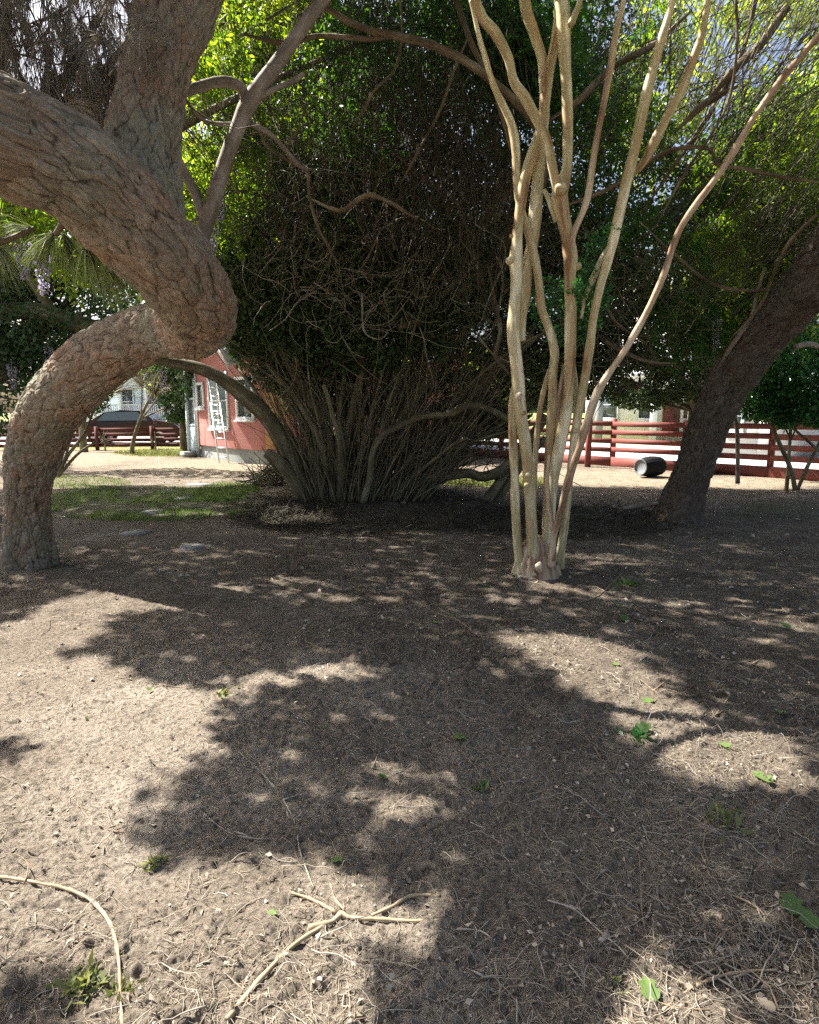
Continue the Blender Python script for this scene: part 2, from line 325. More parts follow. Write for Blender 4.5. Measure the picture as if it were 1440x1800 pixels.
M['wdeep'] = leafm('shaded_wisteria_leaf', (.03, .085, .02), (.08, .17, .035), .4, .4, (1.8, 1.9, .6))  # darker copy of the wisteria leaf, canopy shade put into the colour
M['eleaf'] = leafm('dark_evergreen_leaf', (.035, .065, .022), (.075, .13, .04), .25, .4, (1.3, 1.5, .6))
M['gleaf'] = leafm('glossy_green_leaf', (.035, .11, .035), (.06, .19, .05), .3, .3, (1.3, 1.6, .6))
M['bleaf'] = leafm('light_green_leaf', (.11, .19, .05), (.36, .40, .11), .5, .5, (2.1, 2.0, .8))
M['dleaf'] = leafm('blue_green_leaf', (.05, .10, .05), (.09, .16, .075), .3, .5, (1.3, 1.5, .7))
M['needle'] = leafm('dry_hanging_needles', (.22, .19, .15), (.48, .44, .36), .4, .5, (1.3, 1.25, 1.1))
M['gneedle'] = leafm('green_pine_needles', (.13, .17, .06), (.42, .46, .26), .4, .35, (1.6, 1.6, 1.))
M['petal'] = leafm('lilac_petal', (.30, .27, .38), (.52, .48, .60), .5, .6, (1.1, 1.05, 1.2))
M['grass'] = leafm('grass_blade', (.06, .10, .035), (.14, .19, .07), .35, .5, (1.6, 1.7, .6))
M['ivy'] = leafm('ivy_leaf', (.06, .115, .035), (.17, .25, .075), .3, .4, (1.6, 1.6, .6))
M['weed'] = leafm('weed_leaf', (.11, .14, .055), (.26, .27, .12), .3, .6, (1.5, 1.5, .7))
M['litter'] = leafm('pale_litter', (.16, .12, .085), (.50, .43, .34), .1, .7, (1, 1, 1))
def plain(name, c, rough=.6, metal=0, var=.15, sc=6, bs=0, spec=.4):
    m, nt, b = node_mat(name, rough, spec); b.inputs['Metallic'].default_value = metal
    g = nt.nodes.new('ShaderNodeTexCoord'); n = noise(nt, g.outputs['Object'], sc, 5, .65)
    nt.links.new(mixc(nt, n, tuple(k*(1-var) for k in c), tuple(min(1, k*(1+var)) for k in c)), b.inputs['Base Color'])
    if bs: bump(nt, b, noise(nt, g.outputs['Object'], sc*4, 5, .7), bs, .01)
    return m
def siding(name, c, rough=.7, rows=7):
    m, nt, b = node_mat(name, rough, .25); g = nt.nodes.new('ShaderNodeTexCoord'); sx = N(nt, 'SeparateXYZ'); nt.links.new(g.outputs['Object'], sx.inputs[0])
    mm = N(nt, 'Math', operation='MULTIPLY'); mm.inputs[1].default_value = rows; nt.links.new(sx.outputs[2], mm.inputs[0])
    fr = N(nt, 'Math', operation='FRACT'); nt.links.new(mm.outputs[0], fr.inputs[0])
    n = noise(nt, g.outputs['Object'], 1.7, 5, .7)
    nt.links.new(mixc(nt, n, tuple(k*.75 for k in c), tuple(min(1, k*1.2) for k in c)), b.inputs['Base Color']); bump(nt, b, fr.outputs[0], .8, .02); return m
M['pink'] = siding('weathered_pink_red_shingles', (.42, .18, .16), .75, 5.5)
M['pale'] = siding('pale_blue_clapboard', (.55, .66, .72)); M['white_side'] = siding('white_clapboard', (.82, .84, .86)); M['grey_side'] = siding('grey_clapboard', (.42, .42, .40))
M['yellow_side'] = siding('faded_peach_shingles', (.60, .35, .18), .75, 5.5)
M['white'] = plain('white_paint', (.74, .77, .78), .5, 0, .08); M['found'] = plain('grey_foundation_block', (.26, .28, .27), .9, 0, .3, 4, .5)
M['roof'] = plain('grey_shingles', (.30, .32, .32), .9, 0, .25, 8, .5); M['fence'] = plain('red_brown_fence_paint', (.165, .042, .033), .7, 0, .35, 5, .3)
M['fence_dark'] = plain('shaded_red_fence_paint', (.12, .035, .028), .75, 0, .3, 5, .3)  # fence red with the shade of the trees put into the colour
M['alu'] = plain('aluminium', (.72, .75, .78), .35, .5, .1); M['black'] = plain('black_ribbed_plastic', (.010, .011, .012), .75, 0, .3, 12, .2, .15)
M['grey_end'] = plain('dusty_grey_plastic', (.16, .175, .19), .6, 0, .3, 14, .3); M['tyre'] = plain('tyre_rubber', (.02, .02, .02), .8)
M['carpaint'] = plain('dark_car_paint', (.035, .018, .018), .25, .3, .1, 3, 0, .6); M['lamp'] = plain('lamp_glass', (.7, .7, .7), .2)
M['stone'] = plain('grey_flagstone', (.19, .195, .19), .9, 0, .25, 9, .5); M['woodpost'] = plain('weathered_wood', (.30, .26, .21), .8, 0, .3, 6, .4)
m, nt, b = node_mat('window_glass', .08, .8); b.inputs['Base Color'].default_value = (.06, .085, .09, 1); M['glass'] = m
M['curtain'] = plain('pale_curtain', (.20, .27, .27), .8)
M['asphalt'] = plain('pale_road', (.38, .38, .38), .9, 0, .15, 2, .3); M['concrete'] = plain('pale_pavement', (.36, .36, .35), .9, 0, .12, 3, .3)

# ground material: dry sandy soil, mulch with some of the shade put into its colour, lawn far away
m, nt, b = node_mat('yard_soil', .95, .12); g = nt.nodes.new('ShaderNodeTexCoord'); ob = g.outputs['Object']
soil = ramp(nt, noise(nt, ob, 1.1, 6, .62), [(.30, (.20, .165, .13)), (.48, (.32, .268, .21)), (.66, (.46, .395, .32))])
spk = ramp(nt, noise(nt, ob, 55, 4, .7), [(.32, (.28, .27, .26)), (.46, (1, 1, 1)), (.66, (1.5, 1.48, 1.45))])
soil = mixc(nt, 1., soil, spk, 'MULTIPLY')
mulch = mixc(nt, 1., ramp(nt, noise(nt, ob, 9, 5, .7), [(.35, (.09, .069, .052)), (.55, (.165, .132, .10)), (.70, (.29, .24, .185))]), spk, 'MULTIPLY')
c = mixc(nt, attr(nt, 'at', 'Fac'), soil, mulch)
fz = attr(nt, 'zone', 'Color'); sep = N(nt, 'SeparateColor'); nt.links.new(fz, sep.inputs[0])
lawn = ramp(nt, noise(nt, ob, 6, 5, .7), [(.35, (.14, .16, .06)), (.55, (.25, .25, .10)), (.7, (.36, .33, .17))])
sand = ramp(nt, noise(nt, ob, 5, 6, .7), [(.35, (.24, .195, .14)), (.65, (.42, .355, .26))])
moss = ramp(nt, noise(nt, ob, 12, 5, .7), [(.35, (.11, .10, .07)), (.55, (.10, .12, .06)), (.7, (.15, .17, .09))])
c = mixc(nt, sep.outputs[0], c, lawn); c = mixc(nt, sep.outputs[1], c, sand); c = mixc(nt, sep.outputs[2], c, moss)
nt.links.new(c, b.inputs['Base Color']); bump(nt, b, noise(nt, ob, 38, 7, .8, (1, 1.5, 1)), 1.0, .07); M['soil'] = m

# ------------------------------------------------------------------ ground sheet
ys = np.concatenate([np.linspace(-40, -2.5, 14), np.linspace(-2, .45, 40), .5*np.exp(np.linspace(0, math.log(60), 920)), np.linspace(34, 400, 30)])
t = np.linspace(-1, 1, 720); ts = np.concatenate([-(1+np.exp(np.linspace(math.log(40), math.log(.05), 26))), t, 1+np.exp(np.linspace(math.log(.05), math.log(40), 26))])
X = ts[None]*(.85*np.clip(ys, .6, 60)+.9)[:, None]; Yg = np.broadcast_to(ys[:, None], X.shape); ny, nx = X.shape
Z = hgt(X.ravel(), Yg.ravel()); V = np.stack([X.ravel(), Yg.ravel(), Z], 1)
i = np.arange(ny-1)[:, None]*nx; j = np.arange(nx-1)[None]; Q = np.stack([i+j, i+j+1, i+nx+j+1, i+nx+j], 2).reshape(-1, 4)
px, py = pix(np.stack([X.ravel(), Yg.ravel(), 0*Z], 1)); x_, y_ = X.ravel(), Yg.ravel()
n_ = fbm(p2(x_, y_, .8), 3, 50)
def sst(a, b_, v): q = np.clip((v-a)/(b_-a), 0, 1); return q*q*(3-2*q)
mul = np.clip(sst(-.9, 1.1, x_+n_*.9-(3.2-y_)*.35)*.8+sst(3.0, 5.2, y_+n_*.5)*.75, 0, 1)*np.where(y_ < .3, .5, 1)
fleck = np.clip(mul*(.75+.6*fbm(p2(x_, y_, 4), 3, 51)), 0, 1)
def zone(cx, cy, rx, ry, soft=.35): return sst(1+soft, 1-soft, np.sqrt(((px-cx)/rx)**2+((py-cy)/ry)**2)+.35*n_)
lawnz = np.clip(zone(830, 850, 130, 12)+zone(280, 797, 80, 6)+sst(24, 27, y_+2*n_), 0, 1)*(y_ > 8)
sandz = np.clip(zone(1060, 840, 170, 14)+zone(390, 822, 150, 14)+zone(120, 805, 140, 14)+zone(1330, 848, 160, 9), 0, 1)*(y_ > 8)
mossz = np.clip(zone(250, 885, 210, 32)+zone(420, 880, 40, 30)+.7*zone(1400, 900, 120, 16), 0, 1)*.8*(y_ > 5)
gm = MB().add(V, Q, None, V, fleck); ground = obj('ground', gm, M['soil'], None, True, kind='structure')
za = ground.data.color_attributes.new('zone', 'FLOAT_COLOR', 'POINT'); za.data.foreach_set('color', np.stack([lawnz, sandz, mossz, 1+0*mossz], 1).astype(np.float32).ravel())

# ------------------------------------------------------------------ road and pavement beyond the fences
def sheet(name, pts, z, mat):
    mb = MB().add([(p[0], p[1], z) for p in pts], [(0, 1, 2, 3)]); return obj(name, mb, mat, kind='structure')
FA = GP(838, 806); FB = GP(1100, 821); FC = GP(1376, 841); 
fd = (FC-FB); fd[2] = 0; fd /= np.linalg.norm(fd); fn = np.array([-fd[1], fd[0], 0]); fn = fn if fn[1] > 0 else -fn
F0 = FB-fd*9.0; F1 = FB+fd*14
sheet('pavement', [F0+fn*1.2-fd*14, F1+fn*1.2+fd*20, F1+fn*3.6+fd*20, F0+fn*3.6-fd*14], .075, M['concrete'])
sheet('road', [F0+fn*3.6-fd*20, F1+fn*3.6+fd*30, F1+fn*10+fd*30, F0+fn*10-fd*20], .06, M['asphalt'])
sheet('driveway', [(-40, 27.5, 0), (-8.2, 27.5, 0), (-8.2, 36, 0), (-40, 36, 0)], .085, M['asphalt'])

# ------------------------------------------------------------------ fences
def fence(name, label, a, d, L, spacing, H, rails, rt, th, mat, kick=None, side=1, first=0.):
    n = np.array([-d[1], d[0], 0])*side; t_ = thing(name, label, 'fence', a)
    k = np.arange(first, L+.01, spacing); up = np.array([0, 0, 1.])
    for s in k:
        p = a+d*s; jig = random.uniform(-.01, .01)
        obj('post', MB().box(p-d*.06+n*(jig)-up*.1, d*.12, n*.12, up*(H+.17+random.uniform(-.02, .03))), mat, t_)
    for s in k[:-1]:
        for z in rails:
            q = a+d*(s+.004)+up*(z+random.uniform(-.012, .012)); e = up*random.uniform(-.012, .012)
            obj('rail', MB().box(q-n*(th+.002), d*(spacing-.008)+e, n*th, up*rt), mat, t_)
        if kick: obj('kickboard', MB().box(a+d*(s+.004)-n*(th+.003)-up*.05, d*(spacing-.008), n*th, up*(kick+.05)), mat, t_)
    return t_
fence('rail_fence', 'red painted board fence with four rails and a kickboard at right', F0, fd, 23, 2.05, 1.26, [1.12, .875, .635, .40], .135, .035, M['fence'], .26, 1, .35)
La = GP(60, 792); Lb = GP(345, 790); ld = Lb-La; LL = np.linalg.norm(ld); ld /= LL; La = La-ld*6
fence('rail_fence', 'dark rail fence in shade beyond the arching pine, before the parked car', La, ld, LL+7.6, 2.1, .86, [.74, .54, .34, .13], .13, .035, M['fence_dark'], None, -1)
# gate post pair standing at the corner of the red fence
gp = GP(1033, 821); obj('gate_post', MB().cbox(gp+np.array([0, 0, .65]), .12, .12, 1.4, .3), M['fence'], None, label='spare red post standing tight beside the fence post behind the crape myrtle', cat='post')

# ------------------------------------------------------------------ houses
UP = np.array([0, 0, 1.])
def hvec(a, b_): v = b_-a; v[2] = 0; L = np.linalg.norm(v); return v/L, L
def window(par, a, d, n, s, z, wd, ht, cols=1, rows=2, curtain=False, fw=.09):
    """a: wall foot, d along the wall, n outwards"""
    o = a+d*s+UP*z; f = MB()
    f.box(o+n*.003, d*fw, n*.05, UP*ht).box(o+d*(wd-fw)+n*.003, d*fw, n*.05, UP*ht)
    f.box(o+d*(fw+.001)+n*.003, d*(wd-2*fw-.002), n*.05, UP*fw).box(o+d*(fw+.001)+UP*(ht-fw)+n*.003, d*(wd-2*fw-.002), n*.05, UP*fw)
    iw, ih = wd-2*fw, ht-2*fw
    for c_ in range(1, cols): f.box(o+d*(fw+iw*c_/cols-.03)+UP*fw+n*.006, d*.06, n*.04, UP*ih)
    for r_ in range(1, rows): f.box(o+d*(fw+.002)+UP*(fw+ih*r_/rows-.02)+n*.009, d*(iw-.004), n*.03, UP*.04)
    w_ = obj('window', f, M['white'], par)
    obj('pane', MB().box(o+d*fw+UP*fw+n*.001, d*iw, n*.012, UP*ih), M['curtain'] if curtain else M['glass'], w_)
    obj('sill', MB().box(o-d*.04-UP*.061+n*.002, d*(wd+.08), n*.09, UP*.06), M['white'], w_)
def at(px, Y): p = PT(px, 700, Y); p[2] = 0; return p
# the red house: bay with a gable, then the long wall running right behind the thicket
V0, V1, V2, V3, V4 = at(345, 21.3), at(413, 18.9), at(449, 18.4), at(463, 18.15), at(806, 20.2)
hs = thing('red_house', 'weathered pink red shingled house with white windows behind the thicket', 'house', V1)
def prism(pts, z0, z1):
    n = len(pts); V = [np.array([p[0], p[1], z0]) for p in pts]+[np.array([p[0], p[1], z1]) for p in pts]
    mb = MB().add(V, [(i_, (i_+1) % n, n+(i_+1) % n, n+i_) for i_ in range(n)])
    c0 = np.mean(V[:n], 0); c1 = np.mean(V[n:], 0); mb.add([*V[:n], c0, *V[n:], c1], None, [(i_, (i_+1) % n, n) for i_ in range(n)]+[(n+1+i_, n+1+(i_+1) % n, 2*n+1) for i_ in range(n)]); return mb
back = np.array([.6, 8.5, 0]); foot = [V0, V1, V2, V3, V4, V4+back, V0+back+np.array([1.0, 0, 0])]
def shrink(pts, k): c0 = np.mean(pts, 0); return [p+(c0-p)/np.linalg.norm(c0-p)*k for p in pts]
WH = 3.05
obj('foundation', prism(shrink(foot, .07), -.1, .40), M['found'], hs); obj('wall', prism(foot, .41, WH), M['pink'], hs)
def face(a, b_):
    d, L = hvec(a, b_); n = np.array([d[1], -d[0], 0]); return d, n, L
d, n, L = face(V0.copy(), V1.copy())
window(hs, V0, d, n, .12, 1.62, .62, .85, 1, 1); window(hs, V0, d, n, L*.36, .98, L*.49, 1.75, 2, 2, True)
obj('corner_board', MB().box(V0-d*.02+n*.004-UP*(-.30), d*.10, n*.03, UP*(WH-.32)), M['white'], hs)
# gable above the bay
rf = MB(); gz = 1.25; mid = V0+(V1-V0)*.5; mb = MB().add([V0+UP*WH, V1+UP*WH, mid+UP*(WH+gz)], None, [(0, 1, 2)]); obj('gable', mb, M['pink'], hs)
bk = -n*5.5
for e, s_ in ((V0, -1), (V1, 1)):
    eo = e+UP*WH+d*s_*.28-UP*.2+n*.25; rd = mid+UP*(WH+gz+.03)+n*.25; nn = np.cross(rd-eo, bk); nn /= np.linalg.norm(nn); nn = nn if nn[2] > 0 else -nn
    rf.box(eo, rd-eo, bk, nn*.09)
obj('roof', rf, M['roof'], hs)
tr = MB()
for e, s_ in ((V0, -1), (V1, 1)):
    eo = e+UP*(WH-.20)+d*s_*.28+n*.262; rd = mid+UP*(WH+gz)+n*.262; tr.box(eo, rd-eo, n*.03, -UP*.14)
obj('bargeboard', tr, M['white'], hs)
d, n, L = face(V1.copy(), V2.copy()); window(hs, V1, d, n, .06, 1.28, L-.10, 1.25, 1, 1)
d, n, L = face(V3.copy(), V4.copy()); window(hs, V3, d, n, .9, 1.2, 1.1, 1.3, 2, 2); window(hs, V3, d, n, 3.4, 1.2, 1.1, 1.3, 2, 2)
obj('side_wall', MB().box(V3+d*.02+n*.002+UP*.45, d*.7, n*.02, UP*(WH-.5)), M['yellow_side'], hs)
obj('roof', MB().box(V3-d*.2+n*.4+UP*(WH+.002), d*(L+.6), -n*5.5+UP*2.2, UP*.1), M['roof'], hs)
# pale blue glazed porch at its left end
pb = at(327, 21.9); d, n, L = face(pb.copy(), V0.copy()); po = thing('porch', 'narrow pale blue glazed porch at the left end of the red house', 'porch', pb)
for s in (0, L-.14): obj('post', MB().box(pb+d*s+n*.05, d*.12, -n*.12, UP*2.62), M['pale'], po)
obj('panel', MB().box(pb+d*.13, d*(L-.28), -n*.05, UP*1.0), M['pale'], po)
for z in (1.02, 1.92, 2.3): obj('crossbar', MB().box(pb+d*.13+UP*z, d*(L-.28), -n*.05, UP*.07), M['pale'], po)
obj('pane', MB().box(pb+d*.13+UP*1.09-n*.02, d*(L-.28), -n*.01, UP*.82), M['glass'], po)
obj('roof', MB().box(pb-d*.25+n*.2+UP*2.62, d*(L+.2)+UP*.75, -n*2.2, UP*.07), M['roof'], po)
obj('step', MB().box(pb+d*.1+n*.06, d*(L-.2), n*.3, UP*.16), M['found'], po)
# ladder
lf = GP(393, 815); lt = PT(371, 668, 19.8); ldr = thing('ladder', 'narrow aluminium extension ladder leaning against the red house below the big window', 'ladder', lf)
ax = lt-lf; L = np.linalg.norm(ax); ax /= L; sd = unit(np.array([1., -.35, 0])); nn = np.cross(ax, sd)
for k_, (o_, l0, l1, wd) in enumerate(((0., 0, .72*L, .34), (.05, .30*L, L, .28))):
    for sg in (-1, 1): obj('rail', MB().box(lf+ax*l0+sd*sg*wd/2+nn*o_, ax*(l1-l0), sd*.035, nn*.03), M['alu'], ldr)
    s = l0+.2
    while s < l1-.1: obj('rung', MB().box(lf+ax*s-sd*(wd/2)+nn*(o_+.008), sd*wd, ax*.035, nn*.02), M['alu'], ldr); s += .31
# pale blue house with a balcony, far left
A = at(118, 41); B = at(352, 39); d, n, L = face(A.copy(), B.copy()); bh = thing('balcony_house', 'pale house with white balustraded porch far behind the dark fence', 'house', A)
obj('wall', MB().box(A-n*2.2, d*L, -n*7, UP*6.6), M['pale'], bh)
obj('deck', MB().box(A+UP*.75, d*L, -n*2.19, UP*.22), M['white'], bh); obj('deck_skirt', MB().box(A-n*.1, d*L, -n*2.08, UP*.74), M['pale'], bh)
for s in np.linspace(0, L-.16, 6): obj('column', MB().box(A+d*s-n*.05+UP*.98, d*.16, -n*.16, UP*2.9), M['white'], bh)
obj('porch_roof', MB().box(A-d*.3+n*.3+UP*3.9, d*(L+.6), -n*2.48+UP*.5, UP*.15), M['roof'], bh)
for i_, s in enumerate(np.linspace(0, L-.16, 6)[:-1]):
    g = L/5; rl = MB().box(A+d*(s+.17)-n*.1+UP*1.88, d*(g-.30), -n*.07, UP*.07).box(A+d*(s+.17)-n*.1+UP*1.05, d*(g-.30), -n*.07, UP*.06)
    for b_ in np.arange(.22, g-.18, .14): rl.box(A+d*(s+b_)-n*.11+UP*1.112, d*.05, -n*.05, UP*.766)
    obj('balustrade', rl, M['white'], bh)
    window(bh, A-n*2.2, d, n, s+.5, 1.3, .95, 1.7, 1, 2)
# white clapboard house right, beyond the red fence
A = at(1030, 33); B = at(1290, 29.5); d, n, L = face(A.copy(), B.copy()); wh = thing('white_house', 'white clapboard house with louvred porch standing past the red fence', 'house', A)
obj('wall', MB().box(A, d*L, -n*8, UP*6.2), M['white_side'], wh)
obj('roof', MB().box(A-d*.4+n*.5+UP*6.21, d*(L+.8), -n*5+UP*2.4, UP*.15), M['roof'], wh)
for s in (.8, 2.6, 4.9): window(wh, A, d, n, s, 1.1, .9, 1.5, 1, 2); window(wh, A, d, n, s, 3.9, .9, 1.4, 1, 2)
obj('door', MB().box(A+d*3.8+n*.004+UP*.3, d*.8, n*.05, UP*2.0), M['fence_dark'], wh)
for s in (1.1, 3.6, 6.2): obj('column', MB().box(A+d*s+n*1.9, d*.3, n*.3, UP*3.1), M['found' if s < 2 else 'white'], wh)
obj('porch_roof', MB().box(A+d*.6+UP*3.11, d*6.2, n*2.5, UP*.2), M['white'], wh)
for k_ in range(5): obj('louvre', MB().box(A+d*(4.6+.42*k_)+n*2.1+UP*1.2, d*.16, n*.08, UP*1.75), M['carpaint'], wh)
# grey shed
A = at(1255, 21.5); B = at(1398, 19.4); d, n, L = face(A.copy(), B.copy()); sh = thing('grey_shed', 'low grey clapboard shed with white corner trim right behind the red fence', 'shed', A)
obj('wall', MB().box(A, d*L, -n*3, UP*1.75), M['grey_side'], sh); obj('corner_board', MB().box(A-d*.02+n*.003, d*.22, n*.03, UP*1.74), M['white'], sh)
obj('roof', MB().box(A-d*.2+n*.25+UP*1.76, d*(L+.4), -n*3.4+UP*.7, UP*.08), M['roof'], sh); obj('door', MB().box(A+d*1.6+n*.003+UP*.08, d*.85, n*.035, UP*1.5), M['grey_side'], sh)
window(sh, A, d, n, .5, .85, .6, .6, 1, 1)
# pale house wall at the right edge
A = at(1385, 24); B = at(1640, 20); d, n, L = face(A.copy(), B.copy()); ph = thing('pale_house', 'pale blue clapboard house at the right edge behind the dark leafy tree', 'house', A)
obj('wall', MB().box(A, d*L, -n*6, UP*3.4), M['pale'], ph); obj('roof', MB().box(A-d*.3+n*.4+UP*3.41, d*(L+.6), -n*4+UP*1.8, UP*.12), M['roof'], ph)
for s in (.8, 2.4, 4.2): window(ph, A, d, n, s, 1.1, .9, 1.2, 1, 2)

# ------------------------------------------------------------------ parked car behind the left fence
def car(loc, rz, label, group=None):
    c_ = thing('parked_car', label, 'car', loc); c_.rotation_euler = (0, 0, rz)
    def lobj(name, mb, mat, par):
        me, V = mesh(mb, name, name in ('tyre', 'body')); o = bpy.data.objects.new(name, me); C.link(o); o.parent = par
        me.vertices.foreach_set('co', V.astype(np.float32).ravel()); me.update(); me.materials.append(mat); return o
    prof = [(-2.2, .35), (-2.25, .62), (-2.2, .92), (-1.6, 1.0), (-1.05, 1.38), (-.3, 1.50), (.5, 1.46), (1.15, 1.05), (2.0, .92), (2.25, .72), (2.25, .35)]
    mb = MB(); ws = [.80, .85, .86, .86, .66, .62, .64, .84, .82, .78, .78]; V = []
    for sgn in (-1, 1): V += [(x, sgn*wd, z) for (x, z), wd in zip(prof, ws)]
    k = len(prof); mb.add(V, [(i_, i_+1, k+i_+1, k+i_) for i_ in range(k-1)]+[(k-1, 0, k, 2*k-1)])
    for sgn in (0, k): mb.add(V, None, [(sgn, sgn+i_, sgn+i_+1) for i_ in range(1, k-1)])
    lobj('body', mb, M['carpaint'], c_)
    for y in (-1, 1): lobj('side_window', MB().add([(-1.3, y*.865, 1.02), (.95, y*.862, 1.04), (.4, y*.66, 1.42), (-.95, y*.68, 1.38)], [(0, 1, 2, 3)]), M['glass'], c_)
    lobj('windscreen', MB().add([(1.12, -.78, 1.09), (1.12, .78, 1.09), (.56, .6, 1.46), (.56, -.6, 1.46)], [(0, 1, 2, 3)]), M['glass'], c_)
    for x in (-1.4, 1.4):
        for y in (-.78, .78):
            th = np.linspace(0, 2*math.pi, 25)[:-1]; V = []; 
            for r_, yy in ((.2, -.11), (.32, -.11), (.34, -.06), (.34, .06), (.32, .11), (.2, .11)): V += [(x+r_*math.cos(a), y+yy, .34+r_*math.sin(a)) for a in th]
            q = [(a*24+i_, a*24+(i_+1) % 24, (a+1)*24+(i_+1) % 24, (a+1)*24+i_) for a in range(5) for i_ in range(24)]
            wl = lobj('wheel', MB().add(V, q), M['tyre'], c_)
            lobj('rim', MB().add([(x, y+math.copysign(.07, y), .34)]+[(x+.2*math.cos(a), y+math.copysign(.09, y), .34+.2*math.sin(a)) for a in th], None, [(0, 1+i_, 1+(i_+1) % 24) for i_ in range(24)]), M['alu'], wl)
    for y in (-.6, .6): lobj('headlight', MB().cbox((2.24, y, .68), .05, .3, .13), M['lamp'], c_); lobj('tail_light', MB().cbox((-2.24, y, .75), .05, .3, .14), M['fence'], c_)
    return c_
p = at(232, 29.0); car((p[0], p[1], .085), R(4), 'dark car parked behind the dark fence, left of the red house')
p = at(95, 30.5); car((p[0], p[1], .085), R(3), 'second dark car parked farther left, mostly hidden by the arching pine trunk')

# ------------------------------------------------------------------ unseen high canopy, its leaves placed to shade the yard
def shade_canopy(dens, y0, y1):
    x0, x1 = -1.0*y1-1.5, 1.0*y1+1.5; n = int(dens*(x1-x0)*(y1-y0)); g = np.stack([rng.uniform(x0, x1, n), rng.uniform(y0, y1, n), np.zeros(n)], 1)
    g = g[np.abs(g[:, 0]) < 1.0*g[:, 1]+1.5]; h = np.maximum(4.6, 2.6+.78*g[:, 1])+rng.random(len(g))**1.5*1.6; P = g+SV*(h/SV[2])[:, None]; P = P[carve(P)]
    return P
# ------------------------------------------------------------------ pine trees
def barkdisp(amp, freq=9., plate=1.0, flare=0):
    def f(tc, th, t):
        q = tc*np.array([freq, freq, freq*.42]); q = q+.35*np.stack([vnoise(q*1.7, 60), vnoise(q*1.7, 61), vnoise(q*1.7, 62)], 1)
        d1, d2, cid = worley(q, 63); e = np.clip((d2-d1)/.30, 0, 1); e = e**.5
        q2 = q*2.1; a1, a2, c2 = worley(q2, 66); e2 = np.clip((a2-a1)/.4, 0, 1)
        dr = amp*(e*1.5-1.5+.9*(cid-.5)*e)+amp*.6*(e2-1)*e+.35*amp*fbm(tc*30, 3, 67)
        dr += 2.6*.014*fbm(tc*2.6, 3, 69)+.012*np.clip(vnoise(tc*5, 70)-.35, 0, 1)*2
        if flare: dr += flare*np.exp(-t/.05)*(1+.6*np.sin(th*5+1)+.3*np.sin(th*3))*.6
        return dr, (.65*cid+.35*c2)+1j*np.clip(e*(.45+.55*e2), 0, 1)
    return f
def trace(rows, f=FPX):
    """rows: px, py, depth Y, radius in px -> x,y,z,r"""
    out = []
    for px_, py_, Y, r in rows:
        p = PT(px_, py_, Y); rg = p-np.array([0, 0, CH]); dep = rg[1]*CP-rg[2]*SP; out.append([*p, r/f*dep])
    return out
def needles(mb, P, d, n, L=.16, spread=.5, rad=.0011, grav=-.12):
    """tufts of long needles: P (m,3) tips with direction d"""
    m_ = len(P); st = np.repeat(P, n, 0); dd = unit(np.repeat(d, n, 0)+rng.normal(size=(m_*n, 3))*spread); ln = L*(.7+.5*rng.random(m_*n))
    W_ = np.zeros((m_*n, 3, 3)); W_[:, 0] = st; W_[:, 1] = st+dd*(ln/2)[:, None]; W_[:, 2] = W_[:, 1]+unit(dd+np.array([0, 0, grav*3]))*(ln/2)[:, None]
    r_ = np.full((m_*n, 3), rad); r_[:, 2] *= .4; tubes(mb, W_, r_, 3)

b0 = GP(52, 992); Y0 = b0[1]
pine = thing('leaning_pine_tree', 'thick scaly barked pine with an S-bent trunk arching in from the left edge', 'tree', (b0[0], b0[1], hz(b0[0], b0[1])))
mb = MB()
tube(mb, trace([(52, 1030, Y0, 44), (52, 985, Y0, 40), (47, 900, Y0-.05, 34), (53, 820, Y0-.15, 40), (76, 748, Y0-.3, 48), (118, 688, Y0-.5, 53), (172, 636, Y0-.7, 54), (228, 598, Y0-.85, 50), (285, 580, Y0-1.05, 50), (333, 570, Y0-1.5, 57), (350, 545, Y0-2.1, 67), (322, 498, Y0-2.6, 75), (265, 425, Y0-2.95, 82), (190, 350, Y0-3.2, 88), (110, 288, Y0-3.4, 94), (0, 232, Y0-3.6, 97), (-120, 170, Y0-3.8, 98)])+[[-2.45, 2.0, 3.25, .22], [-2.9, 1.3, 3.9, .20], [-3.3, .5, 4.8, .17]], .009, 300, barkdisp(.013, 12.5, 1, .07), off=3)
obj('trunk', mb, M['pine'], pine, True)
mb = MB(); tube(mb, trace([(262, 420, Y0-2.95, 62), (248, 340, Y0-2.9, 70), (252, 270, Y0-2.85, 66), (262, 200, Y0-2.8, 61), (280, 110, Y0-2.75, 61), (308, 20, Y0-2.7, 66), (335, -70, Y0-2.6, 66), (380, -260, Y0-2.4, 60)]), .010, 220, barkdisp(.012, 13, 1), off=11)
obj('limb', mb, M['pine'], pine, True)
